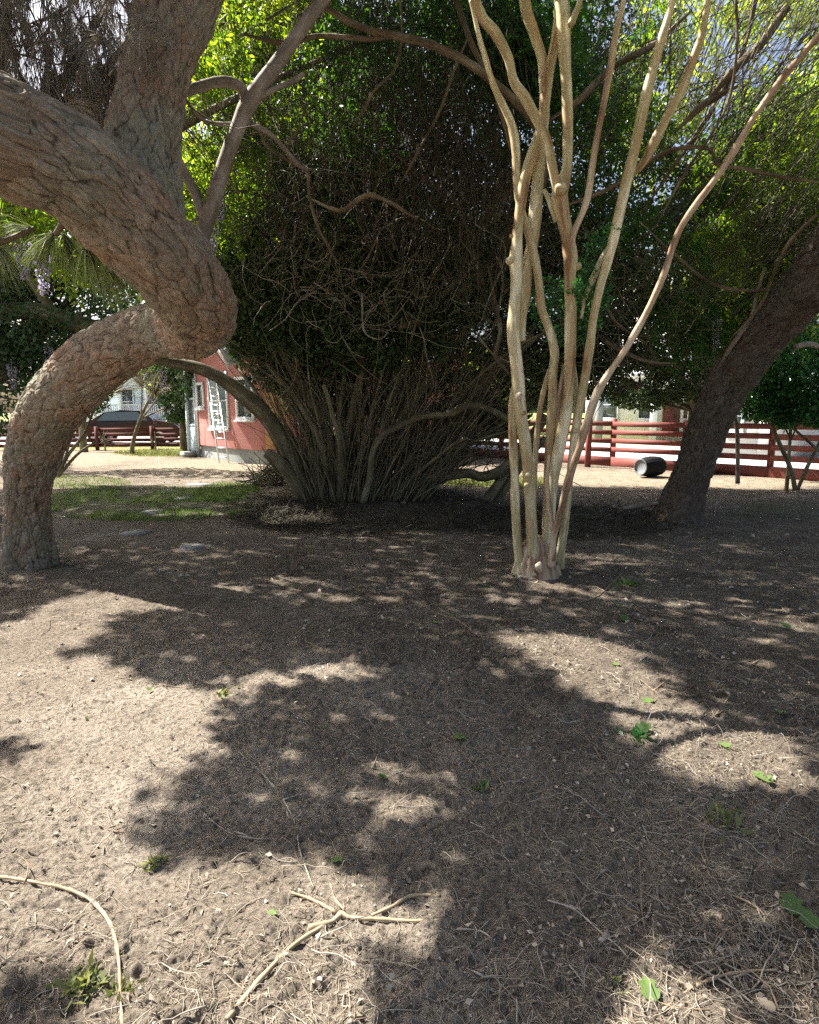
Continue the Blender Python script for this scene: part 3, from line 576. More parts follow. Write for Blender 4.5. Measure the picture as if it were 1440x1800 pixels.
# thinner branch system rising from the bend
Yb = Y0-2.0
for rows in ([(345, 500, Yb, 15), (349, 440, Yb, 15), (366, 380, Yb, 14), (398, 280, Yb, 13), (420, 220, Yb, 13), (441, 176, Yb, 15), (492, 105, Yb, 12), (530, 50, Yb, 12), (572, -10, Yb, 12), (640, -120, Yb, 10)],
             [(436, 185, Yb, 10), (425, 155, Yb, 9), (395, 143, Yb-.05, 9), (360, 150, Yb-.1, 9), (322, 162, Yb-.2, 9), (290, 175, Yb-.4, 9)],
             [(360, 395, Yb, 8), (345, 345, Yb, 8), (322, 300, Yb, 9), (300, 262, Yb-.1, 9), (282, 240, Yb-.3, 9)],
             [(440, 178, Yb, 6), (480, 158, Yb, 5), (520, 140, Yb+.1, 5), (535, 128, Yb+.1, 3)],
             [(441, 215, Yb, 4), (390, 218, Yb, 3.5), (355, 210, Yb, 3), (330, 180, Yb-.1, 3), (318, 163, Yb-.1, 3)],
             [(442, 218, Yb, 5), (480, 240, Yb+.1, 4), (520, 285, Yb+.4, 4), (540, 300, Yb+.6, 3)],
             [(352, 382, Yb, 3), (330, 392, Yb-.1, 2), (300, 402, Yb-.2, 1.5)]):
    mb = MB(); tube(mb, trace(rows), .03, 20, lambda tc, th, t: (.004*fbm(tc*30, 3, 5), .5+.5*vnoise(tc*20, 6)), off=rows[0][0]); obj('branch', mb, M['graybark'], pine, True)
# dry needles hanging thick between the limbs, and green tufts under the big limb
mb = MB(); P = np.vstack([blob(430, 105, 90, 3.9, 165, 190, .7), blob(120, 40, 30, 3.4, 130, 120, .5), blob(170, 170, 190, 3.9, 60, 110, .4)]); P = P[carve(P)]
d = unit(rng.normal(size=P.shape)*.30+np.array([.02, 0, -1])); needles(mb, P, d, 18, .19, .20, .0013, -.3)
P2 = np.vstack([blob(30, 250, 20, 3.0, 80, 60, .3), blob(16, 160, 235, 3.3, 40, 50, .2)]); needles(mb, P2, unit(rng.normal(size=P2.shape)+np.array([0, 0, -.5])), 26, .17, .35, .0011)
obj('dry_needles', mb, M['needle'], pine, True)
tw = MB(); P = np.vstack([blob(90, 110, 60, 3.8, 160, 170, .6)]); W_ = wander(P, unit(rng.normal(size=P.shape)*.5+np.array([.1, 0, -1])), .5+.5*rng.random(len(P)), 7, .22, -.05); tubes(tw, W_, np.linspace(.006, .002, 7)[None]*np.ones((len(P), 1)), 4)
obj('twigs', tw, M['vine'], pine, True)
mb = MB()
for px_, py_, Y, dd, k_ in ((95, 408, 3.3, (-.5, 0, -.75), 110), (112, 410, 3.3, (.25, 0, -.95), 110), (150, 425, 3.2, (.35, 0, -.9), 110), (60, 400, 3.4, (-.9, 0, -.3), 80), (185, 455, 3.25, (.2, .1, -.95), 70), (225, 508, 3.6, (-.6, 0, .35), 60), (-10, 430, 3.3, (.4, 0, -.7), 90)):
    p = PT(px_, py_, Y)[None]; needles(mb, p, unit(np.array([dd], float)), k_, .24, .30, .0014, -.15)
obj('green_needles', mb, M['gneedle'], pine, True)
tw = MB(); tube(tw, trace([(130, 350, 3.2, 7), (112, 390, 3.25, 6), (98, 412, 3.3, 5)]), .03, 8); tube(tw, trace([(170, 400, 3.1, 6), (155, 425, 3.2, 5)]), .03, 8); tube(tw, trace([(-60, 380, 3.2, 9), (-10, 425, 3.3, 6), (60, 402, 3.4, 4)]), .03, 8)
obj('needle_shoots', tw, M['vine'], pine, True)
# overhead crown, out of the top of the picture: the part of the tree that throws the foreground shadows
def crown_over(n, xr, yr, zr, s, thr=-.15):
    P = np.stack([rng.uniform(*xr, n), rng.uniform(*yr, n), rng.uniform(*zr, n)], 1); px_, py_ = pix(P)
    vis = (P[:, 1] > .1) & (py_ > -30) & (px_ > -60) & (px_ < 1500)
    return clump(P[~vis], 1.1, thr, s)
PO = shade_canopy(900, -1.0, 5.0)
mb = MB(); leaves(mb, PO, rdir(len(PO)), .10+.08*rng.random(len(PO)), .06+.05*rng.random(len(PO))); obj('crown', mb, M['eleaf'], pine, False)
gq = PO-SV*(PO[:, 2:3]/SV[2]); PO2 = PO[((gq[:, 1] < .2) | (pix(gq)[0] > 760)) & (PO[:, 1] < 3.2)]; lb = MB()
for _ in range(12):
    s = np.array([[-3.1, .9, 4.4]]); e = PO2[rng.integers(len(PO2))]; W_ = wander(s, unit((e-s[0])[None]), np.array([np.linalg.norm(e-s[0])]), 9, .10); tubes(lb, W_, np.linspace(.045, .008, 9)[None], 6)
obj('upper_branches', lb, M['graybark'], pine, True)

# right hand pine
b1 = GP(1192, 915); Y1 = b1[1]
pr = thing('leaning_pine_tree', 'dark rough barked pine leaning out through the right edge beside the red fence', 'tree', (b1[0], b1[1], hz(b1[0], b1[1])))
mb = MB(); tube(mb, trace([(1186, 945, Y1, 44), (1190, 908, Y1, 40), (1206, 862, Y1-.05, 34), (1226, 808, Y1-.15, 33), (1252, 735, Y1-.3, 35), (1286, 668, Y1-.55, 39), (1332, 605, Y1-.9, 40), (1388, 542, Y1-1.3, 43), (1447, 472, Y1-1.7, 49), (1517, 374, Y1-2.1, 54), (1600, 240, Y1-2.4, 56), (1680, 60, Y1-2.6, 60)]), .018, 170, barkdisp(.016, 12, 1, .12), off=7)
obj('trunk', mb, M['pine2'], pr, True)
for rows in ([(1268, 640, Y1-.7, 3), (1285, 610, Y1-.9, 4), (1320, 560, Y1-1.1, 4), (1330, 520, Y1-1.2, 3.5), (1345, 470, Y1-1.3, 3)], [(1395, 610, Y1-.9, 5), (1425, 605, Y1-.8, 5), (1460, 620, Y1-.7, 4)],              [(1160, 884, Y1-.02, 4), (1130, 888, Y1+.05, 5), (1095, 893, Y1+.05, 3)]):
    mb = MB(); tube(mb, trace(rows), .05, 10); obj('branch' if rows[0][0] != 1160 else 'root', mb, M['graybark'], pr, True)
P = crown_over(30000, (1.0, 8.5), (-.5, 7.5), (4.6, 6.6), 3, -.3); mb = MB(); simple_leaves(mb, P, .11, .055); obj('crown', mb, M['eleaf'], pr)

# ------------------------------------------------------------------ crape myrtle
g0 = GP(944, 1012); YM = g0[1]
cm = thing('crape_myrtle', 'slender multi stemmed crape myrtle with smooth mottled tan bark', 'tree', (g0[0], g0[1], hz(g0[0], g0[1])))
md = lambda tc, th, t: (-.003+.0055*fbm(tc*np.array([9, 9, 5]), 3, 71)+.0015*fbm(tc*35, 2, 72), 0*t)
def st(mat, dy, rows, dy2=None):
    dy2 = dy if dy2 is None else dy2; k_ = len(rows); rr = [(a, b_, YM+dy+(dy2-dy)*i_/(k_-1), r_) for i_, (a, b_, r_) in enumerate(rows)]
    mb = MB(); tube(mb, trace(rr), .02, 22, md); return obj('stem', mb, mat, cm, True)
MY, MR = M['myrtle'], M['myrtle_red']
st(MY, -.02, [(922,1005,13),(912,973,9),(907,907,8.5),(905,840,8),(902,773,8),(901,718,8),(906,680,8)], .04)
st(MY, -.08, [(940,1010,14),(938,980,10),(935,940,10),(931,862,10.5),(924,784,11),(914,720,12),(910,662,11.5),(904,600,11.5),(903,572,12),(906,530,11),(908,490,10.5),(907,457,12.5),(909,425,10),(911,395,9.5),(917,350,10),(924,311,10.5),(937,270,11),(948,235,10),(957,190,9.5),(963,135,10),(973,89,9),(980,50,9),(985,-20,8),(1000,-120,7)], .25)
st(MY, .02, [(952,1015,15),(957,975,10),(967,907,9.5),(972,851,9.5),(983,790,11),(993,740,11),(999,690,10),(1002,640,10.5),(1003,572,11),(1003,528,11),(1002,483,11),(1003,452,13),(998,420,12),(990,380,13),(984,345,15),(988,325,14),(996,300,10),(998,267,9.5),(998,200,10),(995,133,10.5),(992,80,12),(990,22,13),(987,-20,13),(985,-130,11)], .05)
st(MY, .0, [(982,345,10),(975,311,8),(962,251,9),(944,211,9.5),(924,173,9.5),(904,144,9),(893,100,9),(871,58,9.5),(851,35,9),(838,6,9),(826,-40,8),(800,-120,7)], -.4)
st(MY, .18, [(916,600,9),(915,560,11),(922,517,12),(926,472,11),(936,430,11),(941,378,12),(946,311,11),(952,240,11),(957,190,10),(957,140,10),(952,100,9),(938,55,10),(924,12,10.5),(915,-60,9)], .3)
st(MY, .1, [(956,1000,9),(957,960,6),(961,884,7),(964,818,8),(968,751,8.5),(972,700,9),(972,655,9),(975,617,8),(966,580,8),(952,540,8),(947,494,8),(940,452,8),(927,405,8),(917,370,7),(909,333,7),(907,267,8),(900,222,8),(887,190,7),(868,150,6),(853,100,5.5),(843,67,5),(828,0,4)], .2)
st(MY, .12, [(974,1000,9),(984,965,6),(993,907,6),(1004,818,7),(1013,751,8),(1022,700,8),(1030,655,8.5),(1038,601,8.5),(1043,561,8),(1055,505,8),(1069,457,9),(1084,398,9.5),(1100,325,10),(1114,270,10),(1129,200,10),(1142,145,9.5),(1160,80,8.5),(1178,18,7),(1195,-60,6)], -.25)
st(MY, .0, [(1106,310,6),(1129,289,7),(1151,249,9),(1178,195,8.5),(1200,155,8),(1218,107,8),(1235,58,7),(1244,0,6),(1250,-60,5)], -.35)
st(MY, .05, [(1079,420,4),(1062,450,6.5),(1048,478,6),(1030,520,4),(1022,560,3)], .05)
st(MR, .0, [(1004,440,6),(1009,409,6),(1031,355,6.5),(1042,289,7),(1050,240,6),(1058,200,6.5),(1071,133,6.5),(1084,53,6),(1096,0,5),(1108,-80,4)], -.2)
st(MR, -.12, [(968,995,8),(973,945,6),(984,907,6.5),(995,862,7.5),(1004,829,7.5),(1020,784,7),(1033,740,8),(1051,689,8),(1079,644,6.5),(1100,614,6.5),(1139,545,6.3),(1168,480,6.2),(1184,430,6.8),(1200,395,6.2),(1227,355,6),(1267,302,6.2),(1298,253,6.6),(1324,209,6),(1369,147,7),(1413,93,6.5),(1450,50,6),(1520,-40,5)], -1.1)
st(MR, -.15, [(974,985,6),(973,951,4.5),(969,907,4.5),(962,850,4),(966,800,3.5)], -.1)
st(MY, .2, [(985,1000,8),(990,960,5),(998,907,5),(1006,800,5.5),(1012,730,5),(1013,680,4.5),(1008,640,4)], .2)
st(MY, .2, [(972,640,5),(962,665,5),(950,715,5.5),(944,770,5.5),(940,840,5),(940,900,4),(945,970,4)], .1)
st(MR, .1, [(993,640,5),(985,690,5),(980,750,5),(972,830,4),(965,905,4),(962,970,5)], .1)
st(MY, .1, [(978,390,5),(965,350,5),(956,333,4)], .1)
st(MY, -.1, [(1003,45,7),(1010,28,7),(1020,0,6),(1032,-60,5)], -.1)
# knots, a pruned scar and the flaking base
mb = MB()
for px_, py_, r_, dy in ((896, 458, 7, 0), (1016, 468, 7, 0.02), (986, 332, 11, -.06), (920, 726, 5, -.12), (929, 835, 5, -.16), (926, 853, 5, -.16), (1011, 757, 6, 0), (1003, 832, 6, -.12), (899, 415, 4, 0)):
    p = PT(px_, py_, YM+dy); r_ = r_/FPX*YM; u = rdir(1)[0]; tube(mb, [[*(p-u*r_), r_*.2], [*(p-u*r_*.5), r_*.85], [*p, r_], [*(p+u*r_*.5), r_*.8], [*(p+u*r_), r_*.2]], .01, 12)
obj('knot', mb, MY, cm, True)
def disc(px_, py_, Y, rx, ry, nrm, par, mat):
    p = PT(px_, py_, Y); n_ = unit(np.array(nrm, float)); s_ = unit(np.cross(n_, UP)); u_ = np.cross(s_, n_); k_ = 24; a = np.arange(k_)/k_*2*math.pi
    rr = 1+.09*np.sin(a*3+1)+.05*np.sin(a*5); ring = [p+s_*math.cos(t_)*rx*q+u_*math.sin(t_)*ry*q for t_, q in zip(a, rr)]; V = [r_-n_*.03 for r_ in ring]+ring+[p+n_*.003]
    mb = MB().add(V, [(i_, (i_+1) % k_, k_+(i_+1) % k_, k_+i_) for i_ in range(k_)], [(k_+i_, k_+(i_+1) % k_, 2*k_) for i_ in range(k_)]); return obj('cut_face', mb, mat, par)
disc(912, 697, YM-.16, .030, .040, (-.35, -1, .15), cm, M['cut']); disc(949, 997, YM-.215, .034, .048, (.05, -1, .12), cm, M['cut'])
mb = MB(); fl = lambda tc, th, t: (.022*fbm(np.stack([np.cos(th)*3, np.sin(th)*3, tc[:, 2]*9], 1)*1.6, 4, 75)+.012*np.abs(np.sin(th*9+3*np.sin(tc[:, 2]*8))), 0*t)
gz = hz(g0[0], g0[1]); tube(mb, [[g0[0], g0[1]+.06, gz-.08, .27], [g0[0], g0[1]+.06, gz+.02, .22], [g0[0]-.01, g0[1]+.05, gz+.12, .185], [g0[0]-.005, g0[1]+.05, gz+.22, .155], [g0[0], g0[1]+.05, gz+.32, .10], [g0[0], g0[1]+.05, gz+.38, .03]], .012, 90, fl)
obj('root_crown', mb, MR, cm, True)
# loose bark strips at the foot
mb = MB(); a = rng.uniform(0, 2*math.pi, 90); P = np.stack([g0[0]+np.cos(a)*.17, g0[1]+.05+np.sin(a)*.17, gz+rng.uniform(.02, .2, 90)], 1); leaves(mb, P, unit(np.stack([np.cos(a)*.25, np.sin(a)*.25, 1+0*a], 1)+rng.normal(size=(90, 3))*.15), .05+.09*rng.random(90), .012+.015*rng.random(90)); obj('bark_strips', mb, MR, cm)
# leafy epicormic shoots on the stems
mb = MB()
for (px_, py_, rx, ry, n_, Y) in ((1030, 520, 42, 70, 1500, YM+.25), (965, 535, 34, 45, 550, YM+.4), (1062, 420, 34, 22, 260, YM+.1), (1012, 505, 16, 18, 160, YM-.05), (1000, 590, 40, 22, 260, YM+.3)):
    simple_leaves(mb, clump(blob(n_, px_, py_, Y, rx, ry, .3), 9, -.25, px_), .045, .024, .1, False)
obj('foliage', mb, M['gleaf'], cm)
P = crown_over(14000, (-1.5, 3.5), (3.0, 7.5), (4.8, 6.6), 5, -.1); mb = MB(); simple_leaves(mb, P, .09, .045); obj('crown', mb, M['gleaf'], cm)

# ------------------------------------------------------------------ the central thicket
tk = GP(640, 886); YT = tk[1]
th_ = thing('thicket_shrub', 'huge dark shrub of crowded arching stems filling the middle of the yard', 'shrub', (tk[0], tk[1], hz(tk[0], tk[1])))
sdp = lambda tc, th, t: (.006*fbm(tc*12, 3, 81), 0*t)
STEMS = [
 [(555,892,0,17),(528,838,0,15),(498,778,-.1,13),(462,722,-.2,13),(415,682,-.3,12),(362,652,-.4,11),(300,636,-.5,10),(240,625,-.5,8)],
 [(548,892,-.1,13),(520,850,-.1,12),(492,812,-.2,11),(468,796,-.2,9)],
 [(545,888,.3,9),(500,800,.2,9),(470,745,.1,8),(430,705,0,8),(380,665,-.2,7),(330,640,-.3,6)],
 [(598,890,0,8),(590,800,0,7),(560,730,0,7),(520,660,-.1,7),(480,590,-.2,6),(455,540,-.3,5)],
 [(600,890,.1,9),(606,800,.1,8),(625,700,.1,8),(640,640,.1,7),(640,560,0,6),(670,470,0,5)],
 [(640,885,.2,10),(668,800,.2,10),(720,720,.2,9),(770,640,.1,9),(830,560,0,9),(872,470,-.1,8),(905,380,-.2,7)],
 [(700,880,.3,14),(752,800,.4,14),(800,735,.4,13),(842,680,.3,13),(880,640,.3,11),(940,590,.2,9)],
 [(680,872,.0,11),(730,850,0,12),(770,838,0,11),(820,832,-.1,9),(850,838,-.1,9),(890,822,-.2,10),(930,775,-.3,9),(960,730,-.4,8)],
 [(638,885,-.4,6),(650,840,-.4,6),(654,800,-.4,6),(668,770,-.4,6),(700,750,-.4,6),(745,732,-.4,6),(790,728,-.4,7),(822,713,-.4,7),(860,720,-.4,6),(900,742,-.3,6)],
 [(850,890,.0,9),(880,845,0,9),(905,800,0,9),(935,768,0,7)], [(865,892,.1,8),(900,840,.1,8),(930,800,.1,7),(960,770,.1,6)],
 [(650,880,.5,9),(690,760,.5,9),(740,640,.5,9),(800,520,.4,9),(850,400,.3,9),(890,300,.2,9)],
 [(740,570,-.6,6),(790,530,-.6,8),(830,490,-.6,9),(860,450,-.5,9),(845,430,-.5,7),(870,390,-.4,7),(893,330,-.3,8),(925,270,-.2,9)],
 [(700,575,-.8,5),(740,560,-.8,7),(775,520,-.8,6),(815,480,-.7,6),(850,440,-.7,6)],
 [(590,885,-.2,6),(575,820,-.2,5),(555,760,-.2,5),(520,700,-.2,5),(470,640,-.3,4)],
]
for rows in STEMS:
    mb = MB(); tube(mb, trace([(a, b_, YT+c_, r_) for a, b_, c_, r_ in rows]), .06, 12, sdp); obj('stem', mb, M['stem'], th_, True)
n = 50; u = np.sort(rng.random(n)); bx = 560+u*165+rng.normal(size=n)*12
for i_ in range(n):
    p = PT(bx[i_], 885, YT+rng.uniform(-.3, .9)); p[2] = hz(p[0], p[1])-.05
    lean = max(-.42, (u[i_]-.28)*1.75+rng.normal()*.2); ln = rng.uniform(2.2, 4.6)
    W_ = wander(p[None], np.array([[lean*.65, rng.normal()*.1, 1.]]), np.array([ln]), 9, .095, -.006)[0]; k_ = np.arange(9)/8; W_[:, 0] += lean*.9*k_**2
    r0 = random.choice((.012, .018, .022, .030, .042, .058)); mb = MB(); tube(mb, np.column_stack([W_, np.linspace(r0, r0*.45, 9)]), .15, 7, sdp); obj('stem', mb, M['stem'], th_, True)
# thin shoots and tangled twigs: past counting
mb = MB(); n = 900; u = rng.random(n); P = np.stack([PT(1, 885, YT)[0]*0+(PT(540, 885, YT)[0]+(PT(750, 885, YT)[0]-PT(540, 885, YT)[0])*u), YT+rng.uniform(-.4, 1.3, n), np.full(n, .1)], 1)
W_ = wander(P, np.stack([np.maximum(-.38, (u-.30)*1.3+rng.normal(size=n)*.2), rng.normal(size=n)*.12, np.ones(n)], 1), rng.uniform(.8, 3.4, n), 10, .05, -.005); tubes(mb, W_, (.004+.009*rng.random((n, 1)))*np.linspace(1, .45, 10)[None], 5)
obj('shoots', mb, M['stem'], th_, True, kind='stuff')
def twigs(n, px_, py_, Y, rx, ry, dY, L=(.3, 1.1), wob=.2, grav=0, r_=(.002, .006), dirs=None, k=9):
    P = blob(n, px_, py_, Y, rx, ry, dY); d_ = rdir(n) if dirs is None else unit(rng.normal(size=(n, 3))*.4+np.array(dirs))
    return wander(P, d_, rng.uniform(*L, n), k, wob, grav), (r_[0]+(r_[1]-r_[0])*rng.random((n, 1)))*np.linspace(1, .4, k)[None]
mb = MB()
for a in ((520, 650, 480, YT-.8, 260, 130, .7), (360, 560, 600, YT-.3, 170, 110, .6), (280, 760, 380, YT-.8, 150, 150, .6), (300, 840, 640, YT-.1, 110, 110, .6), (400, 1130, 560, 8.8, 170, 130, .8), (300, 1000, 420, 9.6, 140, 120, .8)): tubes(mb, *twigs(*a), 4)
tubes(mb, *twigs(300, 800, 780, YT, 130, 70, .5, (.3, .9), .25, 0, (.003, .010)), 4)
obj('twigs', mb, M['stem'], th_, True, kind='stuff')
mb = MB(); tubes(mb, *twigs(260, 640, 470, YT-1.2, 210, 120, .4, (.3, 1.1), .25, 0, (.003, .008)), 4); obj('dead_twigs', mb, M['lichen'], th_, True, kind='stuff')
for i_ in range(34):
    p = PT(rng.uniform(470, 900), rng.uniform(330, 640), YT-rng.uniform(.5, 1.5)); W_ = wander(p[None], np.array([[rng.normal()+.5, 0, rng.normal()*.6+.3]]), np.array([rng.uniform(.9, 2.2)]), 11, .16, rng.choice([-.03, .03]))[0]
    mb = MB(); tube(mb, np.column_stack([W_, rng.uniform(.009, .018)*np.linspace(1, .3, 11)]), .05, 8, sdp); obj('stem', mb, M['lichen' if i_ % 3 == 0 else 'stem'], th_, True)
mb = MB()
for n, a in ((26000, (600, 545, YT+.6, 230, 110, .8)), (52000, (760, 420, YT+1.4, 260, 190, .8)), (30000, (960, 520, YT+1.2, 200, 140, .7)), (26000, (900, 250, YT+1.8, 260, 190, .8)), (24000, (880, 70, YT+1.6, 330, 120, .8)), (12000, (640, 230, YT+1.2, 150, 170, .7)), (14000, (520, 600, YT+.4, 130, 90, .6)), (11000, (620, 690, YT+1.2, 130, 70, .5)), (11000, (900, 660, YT+.7, 190, 60, .6)), (9000, (840, 730, YT+.9, 90, 40, .4)), (14000, (450, 500, YT+.2, 120, 100, .6)), (12000, (500, 500, YT-.8, 140, 100, .4)), (11000, (640, 580, YT-.7, 180, 70, .4)), (11000, (580, 400, YT-.8, 150, 110, .4)), (9000, (760, 480, YT-.6, 150, 110, .4))):
    P = blob(n, *a); P = clump(P[:int(len(P)*.8)], 3.0, -.35, 2); simple_leaves(mb, P, .085, .044, .2)
obj('foliage', mb, M['eleaf'], th_, False)

# ------------------------------------------------------------------ wisteria: old vines looping through everything, with bright leaves
ws = thing('wisteria_vine', 'old wisteria looping overhead with hanging strands and bright green leaves', 'vine', tuple(PT(930, 890, 9.4)*np.array([1, 1, 0])))
VN = [
 [(560,5,6.5,8),(622,46,6.7,9),(694,62,6.9,11),(756,82,7.0,12),(813,111,7.1,12),(870,150,7.2,12),(927,205,7.3,12),(960,260,7.4,11),(965,330,7.6,10)],
 [(430,60,6.2,6),(500,73,6.4,8),(560,62,6.6,7),(610,62,6.7,7),(650,72,6.8,7),(700,66,6.9,7)],
 [(800,0,7.2,8),(840,95,7.2,8),(868,150,7.2,8),(885,210,7.3,7),(900,260,7.4,7)],
 [(960,215,8,9),(1020,175,8,10),(1080,120,8,9),(1150,80,8,9),(1210,20,8,8)],
 [(980,370,8.2,6),(1050,340,8,6),(1100,310,7.8,6),(1160,270,7.6,7),(1210,255,7.4,6),(1245,262,7.3,5),(1268,290,7.3,5),(1300,300,7.2,5),(1370,305,7.1,5),(1445,320,7,5)],
 [(1300,150,7.5,11),(1240,185,7.6,11),(1190,230,7.7,9)], [(1380,20,7.5,12),(1330,80,7.5,13),(1290,130,7.5,12),(1240,180,7.6,11)],
 [(1330,0,8,7),(1310,90,8,6),(1240,200,8.2,6),(1170,300,8.4,5),(1120,380,8.6,5)],
 [(860,470,9,6),(870,540,8.8,7),(882,580,8.6,7),(868,620,8.5,7),(880,640,8.4,6),(900,660,8.2,5)],
 [(690,265,9,6),(720,285,9,7),(755,320,9,7),(790,350,9,6),(812,390,9,6),(830,460,9,5)],
 [(540,345,7.6,4),(590,370,7.6,6),(625,355,7.6,7),(650,337,7.6,7),(690,352,7.6,6),(715,375,7.6,5),(735,380,7.6,4)],
 [(530,220,7.2,5),(510,260,7.2,4),(540,300,7.3,5),(545,340,7.4,4),(560,400,7.4,4),(590,460,7.5,3)],
 [(700,0,7.4,3),(705,60,7.4,3),(690,120,7.5,4),(660,160,7.5,4),(640,190,7.5,4),(620,220,7.5,3)],
 [(830,60,7.8,3),(800,120,7.8,4),(770,190,7.9,4),(740,260,8,4),(700,330,8,3)],
 [(1060,540,8,4),(1090,575,8,4),(1140,600,8,4)], [(1070,600,8,5),(1100,625,8,6),(1150,640,7.9,5),(1190,640,7.8,4)],
 [(1120,390,7.8,3),(1180,440,7.7,3),(1250,500,7.6,4),(1340,510,7.5,4),(1390,480,7.4,4)],
 [(1440,380,7,5),(1400,420,7.1,6),(1370,460,7.2,5),(1330,540,7.4,4),(1290,600,7.6,3)],
 [(450,215,7,3),(470,260,7,4),(505,285,7,4),(540,300,7,5)], [(1290,0,7,4),(1300,100,7.1,4),(1270,200,7.2,4),(1200,300,7.4,4),(1150,400,7.6,3)],
]
vdp = lambda tc, th, t: (.007*fbm(tc*14, 3, 82)+.004*np.sin(th*3+tc[:, 2]*9), 0*t)
for rows in VN:
    rows = [(a+rng.normal()*3, b_+rng.normal()*3, c_, r_*.58) for a, b_, c_, r_ in rows]; rows[-1] = rows[-1][:3]+(rows[-1][3]*.3,); rows[0] = rows[0][:3]+(rows[0][3]*(.35 if 20 < rows[0][1] < 500 and rows[0][0] < 1430 else 1),); mb = MB(); tube(mb, trace(rows), .04, 14, vdp); obj('stem', mb, M['vine'], ws, True)
mb = MB()
for a, kw in (((800, 680, 130, 8.8, 230, 210, .9), dict(L=(.4, 1.6), wob=.06, grav=-.03, r_=(.0025, .007), dirs=(.05, 0, -1.2))), ((380, 850, 250, 8.6, 150, 240, .8), dict(L=(.4, 1.5), wob=.08, grav=-.02, r_=(.003, .009), dirs=(.0, 0, -1.2))),
              ((300, 430, 220, 8.0, 120, 220, .8), dict(L=(.3, 1.1), wob=.1, grav=-.02, r_=(.002, .005), dirs=(0, 0, -1))), ((420, 1330, 220, 7.8, 150, 230, .9), dict(L=(.6, 2.2), wob=.05, grav=0, r_=(.003, .008), dirs=(.75, 0, 1.))),
              ((300, 1150, 200, 8.4, 170, 200, .9), dict(L=(.4, 1.8), wob=.09, grav=0, r_=(.003, .008), dirs=(.3, 0, 1.))), ((260, 1340, 480, 7.6, 120, 110, .7), dict(L=(.5, 1.5), wob=.09, grav=0, r_=(.002, .006), dirs=(.8, 0, .8))),
              ((400, 600, 300, 8.3, 260, 150, .6), dict(L=(.4, 1.4), wob=.22, grav=0, r_=(.003, .008)))): tubes(mb, *twigs(*a, **kw), 4)
obj('hanging_strands', mb, M['strand'], ws, True, kind='stuff')
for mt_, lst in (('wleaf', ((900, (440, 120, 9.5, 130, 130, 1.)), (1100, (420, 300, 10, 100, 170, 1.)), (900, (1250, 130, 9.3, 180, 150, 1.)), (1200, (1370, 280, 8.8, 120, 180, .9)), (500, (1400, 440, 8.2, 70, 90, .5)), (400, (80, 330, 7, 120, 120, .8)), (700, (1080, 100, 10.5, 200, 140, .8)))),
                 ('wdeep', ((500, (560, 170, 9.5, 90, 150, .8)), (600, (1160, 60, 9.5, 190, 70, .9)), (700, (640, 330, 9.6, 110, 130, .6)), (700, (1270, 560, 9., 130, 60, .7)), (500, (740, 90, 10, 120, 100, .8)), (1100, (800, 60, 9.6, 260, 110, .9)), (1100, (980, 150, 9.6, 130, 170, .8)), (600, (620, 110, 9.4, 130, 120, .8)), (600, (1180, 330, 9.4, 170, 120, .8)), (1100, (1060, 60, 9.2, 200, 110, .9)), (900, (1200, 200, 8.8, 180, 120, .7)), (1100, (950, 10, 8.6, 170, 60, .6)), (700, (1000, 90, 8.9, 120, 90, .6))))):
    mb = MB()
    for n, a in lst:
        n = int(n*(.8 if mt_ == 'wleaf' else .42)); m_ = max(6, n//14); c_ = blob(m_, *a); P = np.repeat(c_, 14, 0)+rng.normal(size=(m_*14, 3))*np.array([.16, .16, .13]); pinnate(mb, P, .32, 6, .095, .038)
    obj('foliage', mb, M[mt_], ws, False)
def raceme(px_, py_, Y, L=.28, w_=.045):
    p = PT(px_, py_, Y); n_ = 150; t_ = rng.random(n_); a = rng.uniform(0, 6.28, n_); r_ = w_*(1-t_*.75)
    P = np.stack([p[0]+np.cos(a)*r_, p[1]+np.sin(a)*r_, p[2]-t_*L], 1); mb = MB(); leaves(mb, P, unit(np.stack([np.cos(a), np.sin(a), -.6+0*a], 1)+rng.normal(size=(n_, 3))*.3), np.full(n_, .022), np.full(n_, .018), .3); tubes(mb, np.array([[p+UP*.06, p-UP*L*.5, p-UP*L]]), np.array([[.003, .002, .001]]), 4)
    obj('flower_cluster', mb, M['petal'], ws)
for a in ((72, 440, 4.4), (38, 425, 4.6, .24), (385, 340, 6.8), (375, 395, 7.0, .26), (1262, 560, 8.2, .4), (1258, 370, 8.5), (20, 640, 8, .3), (85, 610, 8.2, .3), (260, 655, 12, .5, .09), (285, 650, 13, .5, .09), (270, 700, 12.5, .5, .09)): raceme(*a)

